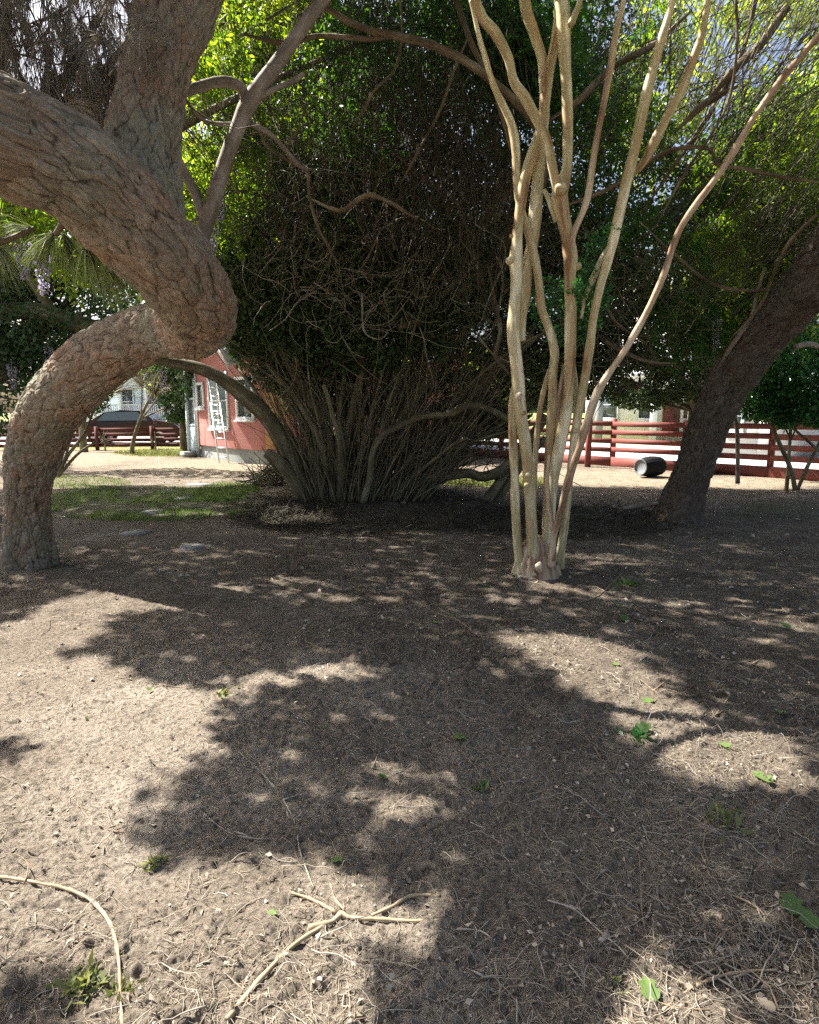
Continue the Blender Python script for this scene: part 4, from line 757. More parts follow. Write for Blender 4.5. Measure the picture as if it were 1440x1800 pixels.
# ------------------------------------------------------------------ background trees and shrubs
def tree(name, label, foot, H, crown, n, mat, lf=(.10, .055), kind='simple', trunk_r=.13, lean=0, thr=-.2, group=None, seed=0, barkm='stem'):
    """crown: list of (dx,dy,z,rx,ry,rz)"""
    x, y = foot; z0 = hz(x, y) if y < 30 else 0; t_ = thing(name, label, 'tree' if 'tree' in name else 'shrub', (x, y, z0), group); tr_ = MB()
    top = np.array([x+lean*H, y, H*.75]); tube(tr_, [[x, y, z0-.1, trunk_r*1.25], [x+lean*H*.1, y, z0+H*.15, trunk_r], [x+lean*H*.45, y+.05, z0+H*.45, trunk_r*.75], [*top, trunk_r*.3]], .2, 12, sdp)
    mb = MB(); tot = sum(c_[3]*c_[4]+c_[3]*c_[5] for c_ in crown)
    for c_ in crown:
        cc = np.array([x+c_[0], y+c_[1], c_[2]]); b_ = np.array([x+lean*H*.35, y, z0+H*.35]); mid = (b_+cc)/2+rdir(1)[0]*.15
        tube(tr_, [[*b_, trunk_r*.5], [*mid, trunk_r*.35], [*cc, trunk_r*.15]], .2, 7)
        k_ = int(n*(c_[3]*c_[4]+c_[3]*c_[5])/tot); P = clump(ell(k_, cc, c_[3:], .1), 1.9, thr, seed)
        m_ = max(6, k_//160); q = ell(m_, cc, np.array(c_[3:])*.8); tubes(tr_, wander(np.repeat(b_[None]*.4+cc[None]*.6, m_, 0), unit(q-(b_*.4+cc*.6)), np.linalg.norm(q-(b_*.4+cc*.6), axis=1), 6, .1), np.linspace(.018, .005, 6)[None]*np.ones((m_, 1)), 4)
        if kind == 'simple': simple_leaves(mb, P, *lf)
        else: m_ = len(P); P = np.repeat(P, 3, 0)+rng.normal(size=(m_*3, 3))*.16; pinnate(mb, P, .45, 6, .15, .065)
    obj('trunk', tr_, M[barkm], t_, True); obj('crown', mb, mat, t_); return t_
def cr(px_, py_, Y, rx, ry, dY, fx, fy):
    c_ = PT(px_, py_, Y); return (c_[0]-fx, c_[1]-fy, c_[2], rx/FPX*Y, dY, ry/FPX*Y)
def btree(name, label, fpx, FY, crowns, n, mat, **kw):
    f = at(fpx, FY); tree(name, label, (f[0], f[1]), kw.pop('H', 4.5), [cr(*c_, f[0], f[1]) for c_ in crowns], n, mat, **kw)
btree('evergreen_tree', 'dark evergreen tree behind the arching pine trunk at the left edge', -60, 9.2, [(60, 560, 9.2, 190, 90, .9), (-40, 660, 9, 130, 110, .8), (150, 500, 9.6, 110, 70, .7), (20, 470, 9.4, 120, 70, .7)], 34000, M['dleaf'], lf=(.07, .04), seed=4, lean=.1, trunk_r=.16)
ev_ = [o for o in bpy.data.objects if o.name.startswith('evergreen_tree')][0]
PH = shade_canopy(430, 5.0, 12.5); mb = MB(); leaves(mb, PH, rdir(len(PH)), .12+.10*rng.random(len(PH)), .08+.06*rng.random(len(PH))); obj('unseen_shade_crown', mb, M['eleaf'], ev_)  # leaves added above the frame to shade the middle of the yard
hb_ = MB(); e_ = PH[rng.integers(0, len(PH), 40)]; s_ = np.array([-6.4, 9.2, 3.5]); tubes(hb_, wander(np.repeat(s_[None], 40, 0), e_-s_, np.linalg.norm(e_-s_, axis=1), 10, .03), np.linspace(.09, .015, 10)[None]*np.ones((40, 1)), 6)
px__, py__ = pix(e_); obj('high_limbs', hb_, M['stem'], ev_, True)
mb_ = MB(); tube(mb_, trace([(-80, 540, 9, 15), (0, 548, 8.9, 15), (60, 545, 8.8, 14), (110, 560, 8.8, 15), (170, 580, 8.8, 16), (215, 598, 8.9, 15), (260, 640, 9.1, 12)]), .08, 14, sdp); tube(mb_, trace([(100, 556, 8.8, 9), (80, 530, 8.8, 8), (60, 500, 8.7, 7), (45, 470, 8.7, 5)]), .08, 10, sdp)
obj('limb', mb_, M['stem'], [o for o in bpy.data.objects if o.name.startswith('evergreen_tree')][0], True)
btree('bright_tree', 'sunlit yellow green tree beyond the left fence, above the parked car', 140, 24, [(190, 690, 23, 75, 40, 1.2), (235, 660, 24, 60, 40, 1.3), (150, 640, 24, 70, 50, 1.3)], 9000, M['bleaf'], lf=(.17, .10), seed=5, H=3.6)
btree('leaning_tree', 'small tree with a thin leaning trunk before the dark fence', 224, 22.5, [(290, 665, 22, 70, 50, 1.2), (310, 715, 24, 40, 26, .9), (250, 640, 22, 60, 40, 1.)], 11000, M['dleaf'], lf=(.15, .09), seed=6, H=3.6, lean=.35, trunk_r=.07)
btree('shade_tree', 'dark crowned tree behind the pale porch at the left end of the red house', 318, 24.5, [(300, 620, 25, 120, 80, 2), (400, 600, 25, 140, 80, 2), (320, 570, 21, 110, 60, 1.3)], 21000, M['eleaf'], lf=(.19, .11), seed=7, H=5.5, trunk_r=.12)
st_ = [o for o in bpy.data.objects if o.name.startswith('shade_tree')][0]
n = 26000; P = np.stack([rng.uniform(-17, -5, n), rng.uniform(17.5, 28, n), rng.uniform(5, 8.5, n)], 1); P = clump(P[carve(P)], .9, -.35, 19); mb = MB(); leaves(mb, P, rdir(len(P)), .14+.14*rng.random(len(P)), .09+.08*rng.random(len(P))); obj('house_shade_leaves', mb, M['eleaf'], st_)  # leaves added to dapple the ground by the red house
btree('garden_shrub', 'dark rounded shrub standing in front of the left fence', 178, 24.4, [(180, 772, 24.4, 24, 24, .5)], 2600, M['dleaf'], lf=(.10, .07), seed=8, H=1.0, trunk_r=.03)
btree('garden_shrub', 'small yellow green shrub in front of the left fence near the red house', 268, 24.4, [(265, 778, 24.4, 10, 18, .3)], 700, M['bleaf'], lf=(.10, .07), seed=9, H=1.0, trunk_r=.03, thr=-.5)
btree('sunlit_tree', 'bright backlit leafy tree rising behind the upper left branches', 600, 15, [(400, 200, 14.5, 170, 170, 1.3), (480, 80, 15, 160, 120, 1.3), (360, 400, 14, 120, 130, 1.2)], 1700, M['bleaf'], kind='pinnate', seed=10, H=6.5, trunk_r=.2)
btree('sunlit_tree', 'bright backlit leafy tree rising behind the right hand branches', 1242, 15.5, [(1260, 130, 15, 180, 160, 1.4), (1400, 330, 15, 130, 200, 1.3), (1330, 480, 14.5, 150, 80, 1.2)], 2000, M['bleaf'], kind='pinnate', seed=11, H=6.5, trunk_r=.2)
btree('evergreen_tree', 'dark evergreen behind the crape myrtle, its low branches over the red fence', 1222, 12.5, [(1150, 440, 11.5, 170, 110, 1.), (1120, 600, 11, 160, 60, .9), (1260, 390, 11.5, 110, 90, .8), (1200, 672, 11.5, 90, 38, .6), (1060, 655, 12, 110, 48, .7), (1130, 700, 13, 60, 22, .5)], 34000, M['eleaf'], lf=(.08, .045), seed=12, H=4.5, trunk_r=.10, thr=-.3)
ev2 = [o for o in bpy.data.objects if o.name.startswith('evergreen_tree')][1]
g_ = 0; n = 15000; P = F0[None]+fd[None]*rng.uniform(10.5, 23, (n, 1))+UP*rng.uniform(0, 1.4, (n, 1))+SV*rng.uniform(3.2, 6.5, (n, 1)); P = clump(P, 1.6, -.22, 33); mb = MB(); leaves(mb, P, rdir(len(P)), .08+.06*rng.random(len(P)), .05+.03*rng.random(len(P))); obj('fence_shade_leaves', mb, M['eleaf'], ev2)  # leaf layer added along the sun's path to shade the right fence
btree('leafy_tree', 'small glossy dark green tree at the right edge in front of the fence', 1398, 12.2, [(1400, 640, 12, 90, 70, .8), (1420, 720, 12, 75, 40, .6), (1340, 700, 12.2, 50, 40, .5)], 17000, M['gleaf'], lf=(.085, .05), seed=13, H=2.9, trunk_r=.035, thr=-.35)
lt_ = [o for o in bpy.data.objects if o.name.startswith('leafy_tree')][0]
for rows in ([(1398,862,12.0,4),(1392,830,12,4),(1380,800,12,4),(1362,760,12,3.5),(1350,720,12,3)], [(1402,862,12,3),(1415,830,12,3.5),(1435,790,12,3),(1460,740,12,3)], [(1385,745,12,2.5),(1420,775,12,2.5),(1450,800,12,2.5)]):
    mb = MB(); tube(mb, trace(rows), .06, 8); obj('stem', mb, M['stem'], lt_, True)
mb = MB(); tube(mb, trace([(1297,850,12.5,4),(1297,800,12.5,3.5),(1296,760,12.5,3.5),(1290,730,12.5,3),(1270,700,12.4,3)]), .05, 9); obj('thin_trunk', mb, M['graybark'], None, True, label='thin grey sapling trunk upright before the fence, right of the leaning pine', cat='sapling')
mb = MB(); 
for rows in ([(100,838,13.2,3),(120,800,13.2,3),(150,760,13.2,2.5),(165,720,13.2,2)], [(98,838,13.2,3),(112,790,13.2,2.5),(118,740,13.2,2)], [(102,838,13.2,3),(135,800,13.2,2.5),(170,775,13.2,2)], [(103,838,13.2,2),(125,770,13.2,2),(135,720,13.2,2)], [(96,838,13.2,2.5),(104,770,13.2,2),(100,700,13.2,2)]): tube(mb, trace(rows), .06, 7)
p = GP(100, 838); bs = thing('bare_shrub', 'clump of thin dark leaning stems just right of the arching pine trunk', 'shrub', p); obj('stem', mb, M['stem'], bs, True)
mb = MB(); simple_leaves(mb, clump(blob(2600, 130, 690, 13.2, 60, 45, .7), 2, -.2, 15), .09, .05); obj('foliage', mb, M['eleaf'], bs)
# trees far off that close the view
k_ = 0
for x, y, H, mt, wd in ((-26, 52, 10, 'dleaf', 5), (-16, 56, 12, 'bleaf', 5.5), (-6, 46, 11, 'dleaf', 5), (3, 44, 10, 'bleaf', 5), (12, 50, 12, 'dleaf', 5.5), (21, 46, 10, 'bleaf', 5), (32, 44, 11, 'dleaf', 5.5), (-34, 44, 10, 'eleaf', 5)):
    nm = ('tall grey green tree', 'tall pale green tree', 'tall dark tree')[('dleaf', 'bleaf', 'eleaf').index(mt)]
    tree('distant_tree', nm+' far beyond the fences and the houses', (x, y), H*.55, [(0, 0, H*.34, wd, 3.5, H*.2), (wd*.4, .5, H*.46, wd*.6, 2.5, H*.12), (-wd*.5, 0, H*.24, wd*.6, 2.5, H*.13)], 7000, M[mt], lf=(.42, .26), seed=20+k_, trunk_r=.3, group='trees far beyond the fences', thr=-.35); k_ += 1

# ------------------------------------------------------------------ the tipped black barrel by the fence
bp = GP(1143, 838); r_ = .235; bc = np.array([bp[0], bp[1], r_+.01]); axb = unit(np.array([.88, .50, 0])); sd = np.array([-axb[1], axb[0], 0])
br = thing('black_barrel', 'ribbed black barrel tipped on its side near the red fence, pale round end showing', 'barrel', (bp[0], bp[1], 0))
prof = [(-.36, .165), (-.355, .178), (-.33, .18), (-.29, .185), (-.27, .2), (-.15, .225), (.0, .235), (.15, .23), (.27, .215), (.32, .2), (.33, .185), (.33, .01)]
mb = MB(); k_ = 64; th = np.arange(k_)/k_*2*math.pi; V = []
for s, rr in prof:
    rb = rr*(1+(.035*(np.abs(np.sin(th*8)) > .35) if -.28 < s < .28 else 0)); V.append(bc+axb*s+np.outer(np.cos(th)*rb, sd)+np.outer(np.sin(th)*rb, UP))
V = np.vstack(V); q = [(a*k_+i_, a*k_+(i_+1) % k_, (a+1)*k_+(i_+1) % k_, (a+1)*k_+i_) for a in range(len(prof)-1) for i_ in range(k_)]
obj('body', MB().add(V, q), M['black'], br)
e = bc-axb*.352; ring = e+np.outer(np.cos(th)*.17, sd)+np.outer(np.sin(th)*.17, UP); V = np.vstack([ring, e+axb*.03+np.outer(np.cos(th)*.15, sd)+np.outer(np.sin(th)*.15, UP), e+axb*.02])
obj('end_plate', MB().add(V, [(i_, (i_+1) % k_, k_+(i_+1) % k_, k_+i_) for i_ in range(k_)], [(k_+i_, k_+(i_+1) % k_, 2*k_) for i_ in range(k_)]), M['grey_end'], br)
th_s = th[::2]; tube_pts = MB(); rp = e+np.outer(np.cos(th)*.178, sd)+np.outer(np.sin(th)*.178, UP); tubes(tube_pts, np.vstack([rp, rp[:2]])[None], np.full((1, k_+2), .009), 6); obj('rim', tube_pts, M['grey_end'], br, True)

# ------------------------------------------------------------------ flagstones
FS = [(340, 963, 30, 6.5, 'grey flagstone nearest the camera, right of the others on bare soil'), (238, 937, 27, 5, 'grey flagstone on bare soil at the near edge of the grass'), (272, 902, 22, 4, 'grey flagstone in the grass, third from the camera'), (327, 879, 20, 4, 'pale flagstone in the grass halfway along the path'), (300, 866, 14, 2.5, 'small flagstone beside the pale one in the grass'), (352, 853, 32, 3, 'long flagstone at the far end of the path')]
for px_, py_, rx, ry, lab in FS:
    p = GP(px_, py_); a = GP(px_-rx, py_); b_ = GP(px_, py_-ry); hx = abs(p[0]-a[0]); hy = abs(b_[1]-p[1]); k_ = 7; th = np.sort(np.arange(k_)/k_*6.283+rng.uniform(-.2, .2, k_)); q = 1+rng.uniform(-.28, .14, k_)
    z = hz(p[0], p[1])+.008; V = [(p[0]+math.cos(t_)*hx*f_, p[1]+math.sin(t_)*hy*f_, z-.06) for t_, f_ in zip(th, q)]+[(p[0]+math.cos(t_)*hx*f_*.98, p[1]+math.sin(t_)*hy*f_*.98, z+rng.uniform(-.004, .004)) for t_, f_ in zip(th, q)]+[(p[0], p[1], z+.002)]
    obj('flagstone', MB().add(V, [(i_, (i_+1) % k_, k_+(i_+1) % k_, k_+i_) for i_ in range(k_)], [(k_+i_, k_+(i_+1) % k_, 2*k_) for i_ in range(k_)]), M['stone'], None, False, lab, 'stone', 'flagstones of the path', origin=p)

# ------------------------------------------------------------------ grass, straw, litter
def ground_pts(n, cx, cy, rx, ry):
    a = rng.uniform(0, 6.283, n); r = np.sqrt(rng.random(n)); P = np.array([GP(cx+rx*math.cos(t)*q, max(770, cy+ry*math.sin(t)*q)) for t, q in zip(a, r)]); return P
P = np.vstack([ground_pts(11000, 250, 888, 200, 30), ground_pts(5000, 400, 880, 60, 30), ground_pts(2500, 150, 850, 80, 12)]); P[:, 2] = hgt(P[:, 0], P[:, 1], False); P = P[fbm(p2(P[:, 0], P[:, 1], 1.2), 3, 90) > -.12]
mb = MB(); n = len(P); leaves(mb, P, unit(rng.normal(size=(n, 3))*np.array([.5, .5, .1])+UP), .03+.05*rng.random(n), .006+.005*rng.random(n)); obj('grass', mb, M['grass'], kind='stuff', label='short thin grass growing over the soil behind the left pine', cat='grass')
P = np.vstack([ground_pts(3500, 290, 797, 90, 6), ground_pts(4000, 840, 850, 140, 12)]); mb = MB(); n = len(P); P[:, 2] = hgt(P[:, 0], P[:, 1], False); leaves(mb, P, unit(rng.normal(size=(n, 3))*np.array([.5, .5, .1])+UP), .06+.06*rng.random(n), .012+.008*rng.random(n)); obj('lawn_grass', mb, M['weed'], kind='stuff', label='sunlit yellow green lawn grass beyond the shade', cat='grass')
def scatter(n, bias=1.0):
    """points over the visible ground, thicker towards the mulched right and middle"""
    out = []; 
    px_ = rng.uniform(-80, 1520, n*3); py_ = 840+rng.random(n*3)**.8*1100; P = np.array([GP(a, b_) for a, b_ in zip(px_, py_)])
    m_ = np.clip(sst(-.9, 1.1, P[:, 0]-(3.2-P[:, 1])*.35)*.8+sst(3., 5.2, P[:, 1])*.75, 0, 1); keep = rng.random(len(P)) < (1-bias)+bias*(.12+.88*m_)
    keep &= rng.random(len(P)) < np.clip(.55+1.2*fbm(p2(P[:, 0], P[:, 1], 2.2), 2, 91), .08, 1); P = P[keep][:n]; P[:, 2] = hgt(P[:, 0], P[:, 1], True); return P
P = scatter(13000, .9); n = len(P); d = unit(rng.normal(size=(n, 3))*np.array([1, 1, .14])); W_ = wander(P+UP*.004, d, .03+.13*rng.random(n)**2, 5, .28, 0)
for k_ in range(5): W_[:, k_, 2] = hgt(W_[:, k_, 0], W_[:, k_, 1], True)+.0025+.010*rng.random(n)**3
mb = MB(); tubes(mb, W_, (.0004+.0009*rng.random((n, 1)))*np.linspace(1, .6, 5)[None]*np.clip(P[:, 1:2]/3, 1, 3), 3); obj('pine_straw', mb, M['straw'], kind='stuff', label='dry straw and fine rootlets strewn over the soil', cat='straw')
P = scatter(9500, .85); n = len(P); mb = MB(); s = (.005+.017*rng.random(n)**3)*np.clip(P[:, 1]/3.5, .8, 2.6); leaves(mb, P+UP*.004, unit(rng.normal(size=(n, 3))*np.array([1, 1, .3])), s*1.6, s, .3)
obj('leaf_litter', mb, M['litter'], kind='stuff', label='pale fallen petals and leaf crumbs scattered over the soil', cat='litter')
P = scatter(1100, .93); n = len(P); d = unit(rng.normal(size=(n, 3))*np.array([1, 1, .1])); W_ = wander(P, d, .08+.25*rng.random(n)**1.5, 9, .30, 0)
lf_ = rng.random((n, 1))**4*.05*np.sin(np.linspace(0, 3.14, 9))[None]
for k_ in range(9): W_[:, k_, 2] = hgt(W_[:, k_, 0], W_[:, k_, 1], True)+.003+lf_[:, k_]
mb = MB(); tubes(mb, W_, (.0009+.0013*rng.random((n, 1))**2)*np.linspace(1, .5, 9)[None]*np.clip(P[:, 1:2]/3.5, 1, 2.2), 5); obj('rootlets', mb, M['lichen'], None, True, kind='stuff', label='tangled dry rootlets and thin vine ends over the soil', cat='rootlets')
# brown duff piled round the thicket's foot
P = np.vstack([ground_pts(4000, 640, 905, 250, 38), ground_pts(2500, 520, 905, 80, 24), ground_pts(2500, 1000, 920, 200, 30)]); P[:, 2] = hgt(P[:, 0], P[:, 1], False)+rng.random(len(P))*.03; n = len(P); W_ = wander(P, rng.normal(size=(n, 3))*np.array([1, 1, .12]), .08+.22*rng.random(n), 4, .2)
mb = MB(); tubes(mb, W_, .0015+.003*rng.random((n, 1))*np.ones((1, 4)), 3); obj('twig_duff', mb, M['strand'], kind='stuff', label='brown dead twigs and duff heaped under the thicket', cat='twigs')
# brush heap left of the thicket
c0 = GP(478, 862); n = 700; P = ell(n, c0+UP*.05, (.42, .35, .42)); P = P[P[:, 2] > 0]; n = len(P); mb = MB(); tubes(mb, wander(P, rng.normal(size=(n, 3))*np.array([1, 1, .5]), .15+.4*rng.random(n), 6, .15), (.003+.006*rng.random((n, 1)))*np.ones((1, 6)), 4)
obj('brush_pile', mb, M['stem'], None, True, 'low dark heap of sticks at the left foot of the thicket', 'brush pile', origin=c0)
mb = MB(); tube(mb, trace([(500, 842, c0[1]-.1, 4), (480, 815, c0[1]-.1, 5), (468, 796, c0[1]-.15, 5)]), .05, 8); tube(mb, trace([(450, 850, c0[1]-.2, 4), (475, 825, c0[1], 4)]), .05, 8); obj('broken_branch', mb, M['stem'], None, True, label='broken stick propped on the brush heap beside the thicket', cat='branch')

# ------------------------------------------------------------------ roots and sticks lying on the ground, each its own thing
def gtrace(rows, lift=.35):
    out = []
    for px_, py_, r in rows:
        p = GP(px_, py_); dep = p[1]*CP+(CH-0)*SP; rr = r/FPX*dep; out.append([p[0], p[1], hz(p[0], p[1])+rr*lift+.004, rr])
    return out
def stickobj(name, label, cat, rows_list, mat, segs=12, part='fork', group=None):
    if segs > 8: rows_list = [[(a, b_, c_*.8) for a, b_, c_ in q_] for q_ in rows_list]
    mb = MB(); nd = lambda tc, th, t: (.0036*fbm(tc*36, 3, 95)+.002*np.clip(vnoise(np.stack([tc[:, 2]*22, tc[:, 2]*0+.3, tc[:, 2]*0+.3], 1), 96)-.3, 0, 1)-.0006, 0*t); rows_list = [[(a+rng.normal()*1.6, b_+rng.normal()*1.6, c_*.82) for a, b_, c_ in q_] for q_ in rows_list]; tube(mb, gtrace(rows_list[0]), .012, segs, nd); p = gtrace(rows_list[0])[0]
    o = obj(name, mb, mat, None, True, label, cat, group, origin=(p[0], p[1], 0))
    for r_ in rows_list[1:]: mb = MB(); tube(mb, gtrace(r_), .012, 8, nd); obj(part, mb, mat, o, True)
    return o
RT, TWG, STW = M['root'], M['twig'], M['lichen']
stickobj('uprooted_root', 'tan root with splayed arms lying on bare soil at bottom centre', 'root', [[(545,1637,8),(560,1630,9),(582,1618,7),(602,1608,9),(620,1610,6),(670,1612,5.5),(720,1614,5),(775,1616,4)], [(598,1610,5),(570,1630,6),(520,1668,6.5),(470,1718,8),(430,1765,8.5),(400,1805,9)], [(655,1606,4),(690,1588,5),(720,1573,5.5),(748,1568,5.5),(770,1572,4)], [(592,1606,4),(570,1592,5),(540,1580,5),(512,1568,4.5)], [(615,1640,2.5),(622,1665,2),(635,1690,1.5)], [(580,1552,2),(590,1578,3),(606,1598,3)], [(600,1600,2),(612,1580,1.5),(605,1555,1.5)]], RT, 16, 'arm')
stickobj('bent_cane', 'long pale bent cane lying in the sun at the lower left', 'stick', [[(-20,1540,4),(20,1550,4.5),(70,1555,4.5),(120,1568,5),(160,1588,5),(188,1618,5),(203,1660,5),(208,1710,4.5),(212,1760,4.5),(214,1820,4.5)]], RT)
stickobj('pale_cane', 'straight yellow green vine cane lying at the lower right by an ivy leaf', 'stick', [[(1165,1785,4),(1195,1755,4.5),(1225,1735,5),(1270,1722,5),(1320,1714,4.5),(1365,1712,4)], [(1290,1725,3),(1310,1714,3)], [(1200,1752,2),(1240,1720,2.5),(1290,1690,2)]], RT)
TW = [([(420,1330,2),(455,1355,3),(490,1395,3.5),(515,1445,3),(525,1495,3.5),(545,1540,3),(555,1570,2)], 'long thin pale twig trailing from the shadow edge toward the tan root'),
 ([(210,1190,2),(270,1200,2.5),(330,1208,2.5),(375,1210,2),(385,1230,2.5),(395,1250,1.5)], 'thin whitish twig lying across the tip of the shadow at left'),
 ([(440,1160,2),(500,1155,3),(560,1142,3.5),(610,1138,3),(660,1150,2)], 'thin brown stick lying in shade left of the crape myrtle'),
 ([(835,1240,2),(745,1268,0.1)] and [(745,1238,2),(760,1205,2.5),(795,1180,2.5),(810,1178,2)], 'curled thin twig in the shade before the crape myrtle'),
 ([(730,1275,2),(790,1305,2.5),(830,1345,2.5),(870,1400,2),(880,1420,1.5)], 'long straight twig in the shade below the crape myrtle'),
 ([(845,1345,2),(870,1368,2.5),(890,1400,2),(905,1440,1.5)], 'short forked twig beside a green sprig at centre right'),
 ([(965,1580,2.5),(1010,1598,3),(1060,1640,3.5),(1095,1675,3),(1120,1715,3),(1140,1760,2.5)], 'long brown twig slanting down the lower right soil'),
 ([(1125,1500,2),(1125,1560,2.5),(1128,1610,3),(1138,1665,2)], 'thin upright looking dark twig in the lower right shade'),
 ([(1190,1680,2.5),(1240,1715,3),(1290,1745,3.5),(1330,1780,3),(1360,1805,3)], 'pale stick crossing under the yellow green cane'),
 ([(1240,1620,2),(1245,1660,3),(1265,1700,3),(1290,1740,2.5),(1320,1790,2.5)], 'second pale stick bowed beneath the yellow green cane'),
 ([(1255,1580,2),(1270,1572,3),(1300,1580,3),(1330,1600,3),(1370,1640,2.5),(1430,1690,2.5)], 'long twig arching along the sunlit soil near the right edge'),
 ([(1300,1580,2),(1315,1545,3),(1345,1535,2.5)], 'kinked grey twig rising from the long twig near the right edge'),
 ([(950,1720,3),(985,1760,3.5),(1010,1800,3.5)], 'pale straight stick at the bottom edge, left of the small vine'),
 ([(995,1690,2),(1030,1740,3),(1075,1800,3.5)], 'second pale stick at the bottom edge next to the straight one'),
 ([(1070,1810,4),(1068,1760,3.5),(1072,1720,3),(1085,1680,2.5)], 'upright pale vine stub at the bottom right edge'),
 ([(360,1430,2),(400,1462,2.5),(440,1472,3),(490,1478,2),(520,1490,1.5)], 'wavy thin twig in the shadow at centre left'),
 ([(810,1425,2.5),(812,1428,2.5),(852,1455,2.5),(870,1470,2)], 'short twig below the green sprig in the lower middle'),
 ([(1090,1015,2),(1060,1040,3),(1030,1058,2.5),(975,1065,2)], 'forked dry twig right of the crape myrtle foot'),
 ([(770,1065,2),(800,1090,3),(830,1110,2.5)], 'short dark twig left of the crape myrtle foot in the shade'),
 ([(1270,1185,2),(1290,1165,2.5),(1320,1170,2.5),(1350,1190,2),(1360,1230,2)], 'looped dead vine lying in the dark soil at right'),
 ([(1230,1290,2),(1255,1262,3),(1285,1225,2.5)], 'crooked grey twig at the top of the bright patch at right'),
 ([(1120,1190,2),(1150,1215,2.5),(1165,1225,2)], 'straw coloured twig inside the bright patch at right'),
 ([(0,1440,3),(12,1460,3),(2,1480,3)], 'dark stub of root at the left edge'),
 ([(125,1400,2),(155,1440,2.5),(190,1460,2.5),(220,1466,2)], 'thin root lying over the sunlit soil at left'),
 ([(455,1340,2),(470,1370,2),(500,1410,2.5),(508,1450,2)], 'second thin twig beside the long pale twig'),
 ([(1010,1290,2),(1040,1310,2.5),(1075,1365,2),(1090,1390,2)], 'fine twig in the shade left of the bright patch'),
 ([(730,1640,2),(800,1632,2.5),(840,1636,2.5),(870,1650,2)], 'thin dry rootlet right of the tan root'),
 ([(815,1728,2.5),(850,1716,3.5),(895,1712,2.5)], 'small straight tan stick low on the sunlit soil'),
 ([(1240,1070,2),(1200,1085,2.5),(1150,1080,2)], 'thin twig in the dark soil right of the crape myrtle')]
for rows, lab in TW: rows = [(a, b_, c_*.6) for a, b_, c_ in rows]; stickobj('fallen_twig', lab, 'twig', [rows]+([[(rows[len(rows)//2][0], rows[len(rows)//2][1], 2), (rows[len(rows)//2][0]+random.choice((-28, 26)), rows[len(rows)//2][1]-random.choice((12, 22)), 1.2)]]), random.choice((TWG, STW, TWG)), 8, 'fork')
# many small loose twigs, copies of a few
protos = []
for i_ in range(6):
    L_ = rng.uniform(.12, .28); W_ = wander(np.zeros((1, 3)), np.array([[1., 0, 0]]), np.array([L_]), 8, .16)[0]; W_[:, 2] = .004+.012*rng.random(8)*np.sin(np.linspace(0, 3.1, 8)); mb = MB(); tube(mb, np.column_stack([W_, np.linspace(.0018, .0008, 8)]), .02, 6); me, V = mesh(mb, 'loose_twig', True)
    me.vertices.foreach_set('co', V.astype(np.float32).ravel()); me.update(); me.materials.append((TWG, STW, M['straw'])[i_ % 3]); protos.append(me)
P = scatter(180, .85)
for i_, p in enumerate(P):
    if p[1] > 8: continue
    o = bpy.data.objects.new('loose_twig', protos[i_ % 6]); C.link(o); o.location = (p[0], p[1], p[2]+.002); o.rotation_euler = (rng.normal()*.12, rng.normal()*.15, rng.uniform(0, 6.28)); s = rng.uniform(.6, 1.5); o.scale = (s, s, s)
    o['label'] = 'short thin loose twig, one of many strewn over the soil'; o['category'] = 'twig'; o['group'] = 'loose twigs strewn over the soil'
# stones / clods
cm_ = plain('pale_pebble', (.22, .19, .155), .9, 0, .3, 20, .4); P = scatter(26, .2)
for i_, p in enumerate(P):
    if p[1] > 6: continue
    bm_ = MB(); u = np.linspace(0, math.pi, 7); v = np.linspace(0, 2*math.pi, 11)[:-1]; r = rng.uniform(.006, .016); V = np.array([[math.sin(a)*math.cos(b_), math.sin(a)*math.sin(b_)*rng.uniform(.75, 1.05), math.cos(a)*.6] for a in u for b_ in v])*r
    V *= (1+.2*vnoise(V*60+i_*3, 3))[:, None]; q = [(a*10+k, a*10+(k+1) % 10, (a+1)*10+(k+1) % 10, (a+1)*10+k) for a in range(6) for k in range(10)]
    obj('pebble', MB().add(V+p+UP*r*.3, q), cm_, None, True, 'small brown pebble, one of several lying on the soil', 'pebble', 'pebbles on the soil', origin=p)

# ------------------------------------------------------------------ ivy leaves and sprigs
IVY2 = [(0, 0), (.10, -.22), (.38, -.34), (.50, -.22), (.72, -.30), (.78, -.12), (1.0, 0), (.78, .12), (.72, .30), (.50, .22), (.38, .34), (.10, .22)]
def ivy(px_, py_, size, label, mat='ivy', tilt=.35, name='ivy_leaf'):
    p = GP(px_, py_); p[2] = hz(p[0], p[1])+.012; a = rng.uniform(0, 6.28); d = np.array([math.cos(a), math.sin(a), .05]); s_ = np.array([-math.sin(a), math.cos(a), 0]); d = d+UP*tilt*rng.uniform(-.3, .8); d = unit(d); sz = size/FPX*(p[1]*CP+CH*SP)
    pts = [p+d*(u*sz)+s_*(v*sz*1.2)+UP*(.22*abs(v)*sz+rng.uniform(-.04, .04)*sz) for u, v in IVY2]; ctr = p+d*.45*sz; k_ = len(pts)
    mb = MB().add([*pts, ctr], None, [(i_, (i_+1) % k_, k_) for i_ in range(k_)], None, np.full(k_+1, rng.random())); o = obj(name, mb, M[mat], None, True, label, 'leaf', 'fallen ivy leaves', origin=p)
    stx = MB(); tubes(stx, np.array([[p, p-d*sz*.4+UP*.004, p-d*sz*.8-UP*.006]]), np.array([[.0015, .0013, .001]])*max(1, sz*10), 4); obj('stalk', stx, M['twig'], o, True)
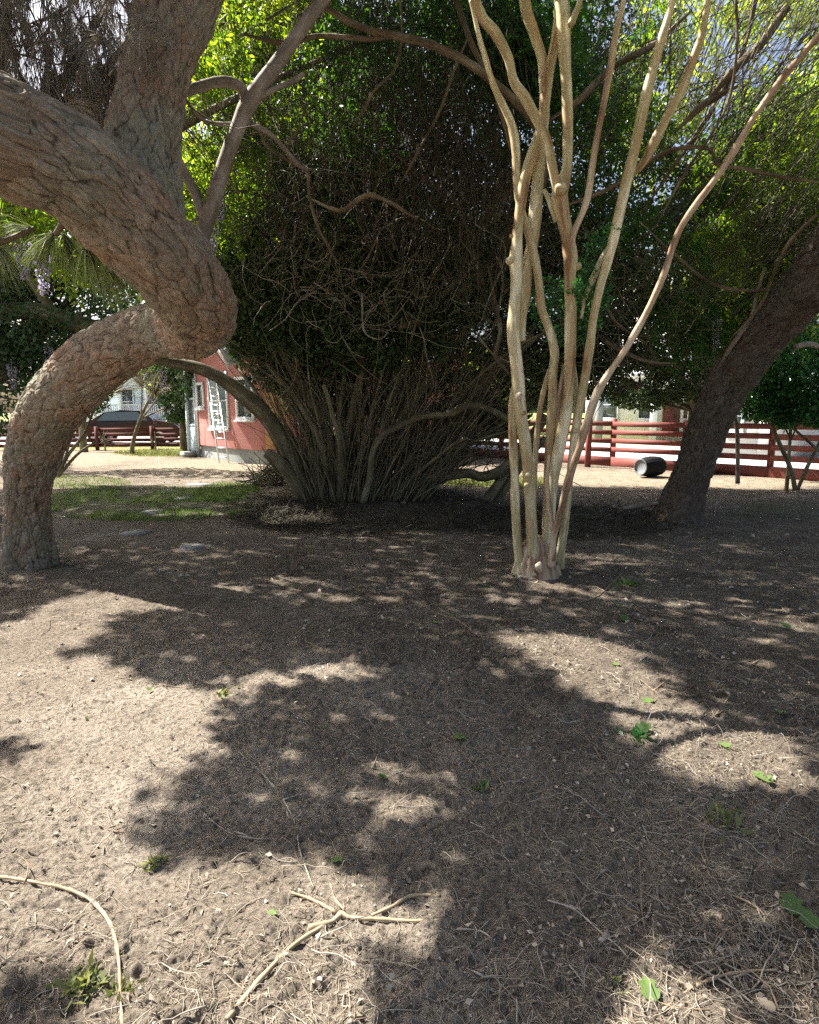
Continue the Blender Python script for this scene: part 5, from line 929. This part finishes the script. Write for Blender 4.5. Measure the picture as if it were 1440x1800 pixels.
for a in ((1392, 1612, 52, 'large pale green leaf near the right edge low down, left of a pair'), (1432, 1640, 46, 'large green leaf cut by the right edge low down, right of a pair'), (1150, 1770, 46, 'bright green leaf at the foot of the yellow green cane'), (1358, 1382, 38, 'yellow green leaf at the lower end of the bright patch on the right'),
          (585, 1512, 26, 'small blue green leaf at the lower edge of the central shadow'), (818, 1300, 30, 'glossy green leaf in the shade below the crape myrtle'), (1118, 1295, 36, 'dark green leaf in shade by the bright patch on the right'), (1262, 1316, 24, 'pale leaf in the middle of the bright patch on the right'), (1372, 1256, 26, 'green leaf in the dark soil above the bright patch'),
          (1145, 1234, 24, 'yellowing leaf lying in the bright patch on the right'), (1104, 1096, 24, 'green leaf in shade right of the crape myrtle foot'), (1388, 1108, 22, 'green leaf far right in the dark soil'), (700, 1168, 22, 'grey green leaf beside the small sunny patch at centre'), (1078, 1172, 18, 'pale green leaf on the sun patch right of centre'),
          (472, 1612, 20, 'yellow green leaf left of the tan root'), (905, 1012, 14, 'pale leaf by the left foot of the crape myrtle'), (786, 1083, 16, 'dull green leaf left of the crape myrtle, nearer one'), (760, 1096, 14, 'dull green leaf left of the crape myrtle, farther one'), (1086, 1066, 18, 'dark ivy leaf right behind the dry twigs of the crape myrtle'), (1362, 1790, 32, 'whitish leaf at the bottom right edge'), (680, 1372, 18, 'tiny dark green leaf in the central shadow'), (265, 1215, 12, 'small yellow leaf at the left on sunny soil')): ivy(*a, mat='litter' if 'whitish' in a[3] else 'ivy')
def sprig(px_, py_, size, n_, label, mat, up=.5):
    p = GP(px_, py_); p[2] = hz(p[0], p[1]); sz = size/FPX*(p[1]*CP+CH*SP); o = thing('weed_sprig', label, 'weed', p, 'small weeds on the soil')
    P = p+rng.normal(size=(n_, 3))*np.array([.3, .3, .02])*sz; P[:, 2] = p[2]+np.abs(P[:, 2]-p[2]); mb = MB(); leaves(mb, P, unit(rng.normal(size=(n_, 3))*np.array([1, 1, .2])+UP*up), sz*(.4+.4*rng.random(n_)), sz*.16+sz*.1*rng.random(n_)); obj('leaves', mb, M[mat], o)
    mb = MB(); k_ = max(3, n_//5); tubes(mb, wander(np.repeat(p[None], k_, 0), rng.normal(size=(k_, 3))*np.array([1, 1, .1])+UP*.4, np.full(k_, sz*.7), 5, .15), np.full((k_, 5), .0012), 4); obj('stems', mb, M['twig'], o, True)
for a in ((150, 1738, 60, 60, 'yellow green tuft of weeds left of the bent cane', 'bleaf'), (212, 1752, 40, 26, 'small weed growing against the bent cane', 'bleaf'), (270, 1515, 36, 26, 'small yellow green weed on sunny soil at left', 'bleaf'), (845, 1385, 34, 12, 'green seedling with paired leaves in the central shade', 'ivy'), (1105, 1030, 34, 20, 'low ivy sprig right of the crape myrtle foot', 'ivy'),
          (395, 1225, 30, 14, 'small sprig by the end of the whitish twig', 'bleaf'), (1275, 1450, 60, 14, 'narrow grassy weed in the right hand shade', 'bleaf', 1.2), (1120, 1300, 46, 14, 'dark ivy sprig beside the bright patch on the right', 'gleaf'), (1075, 1740, 40, 12, 'pale green shoots on the vine stub at the bottom right', 'bleaf', 1.), (150, 1262, 16, 8, 'tiny yellow weed on sunny soil at far left', 'bleaf')): sprig(a[0], a[1], a[2]*.8, int(a[3]*1.5), a[4], {'bleaf': 'weed', 'ivy': 'ivy', 'gleaf': 'gleaf'}[a[5]], *a[6:])
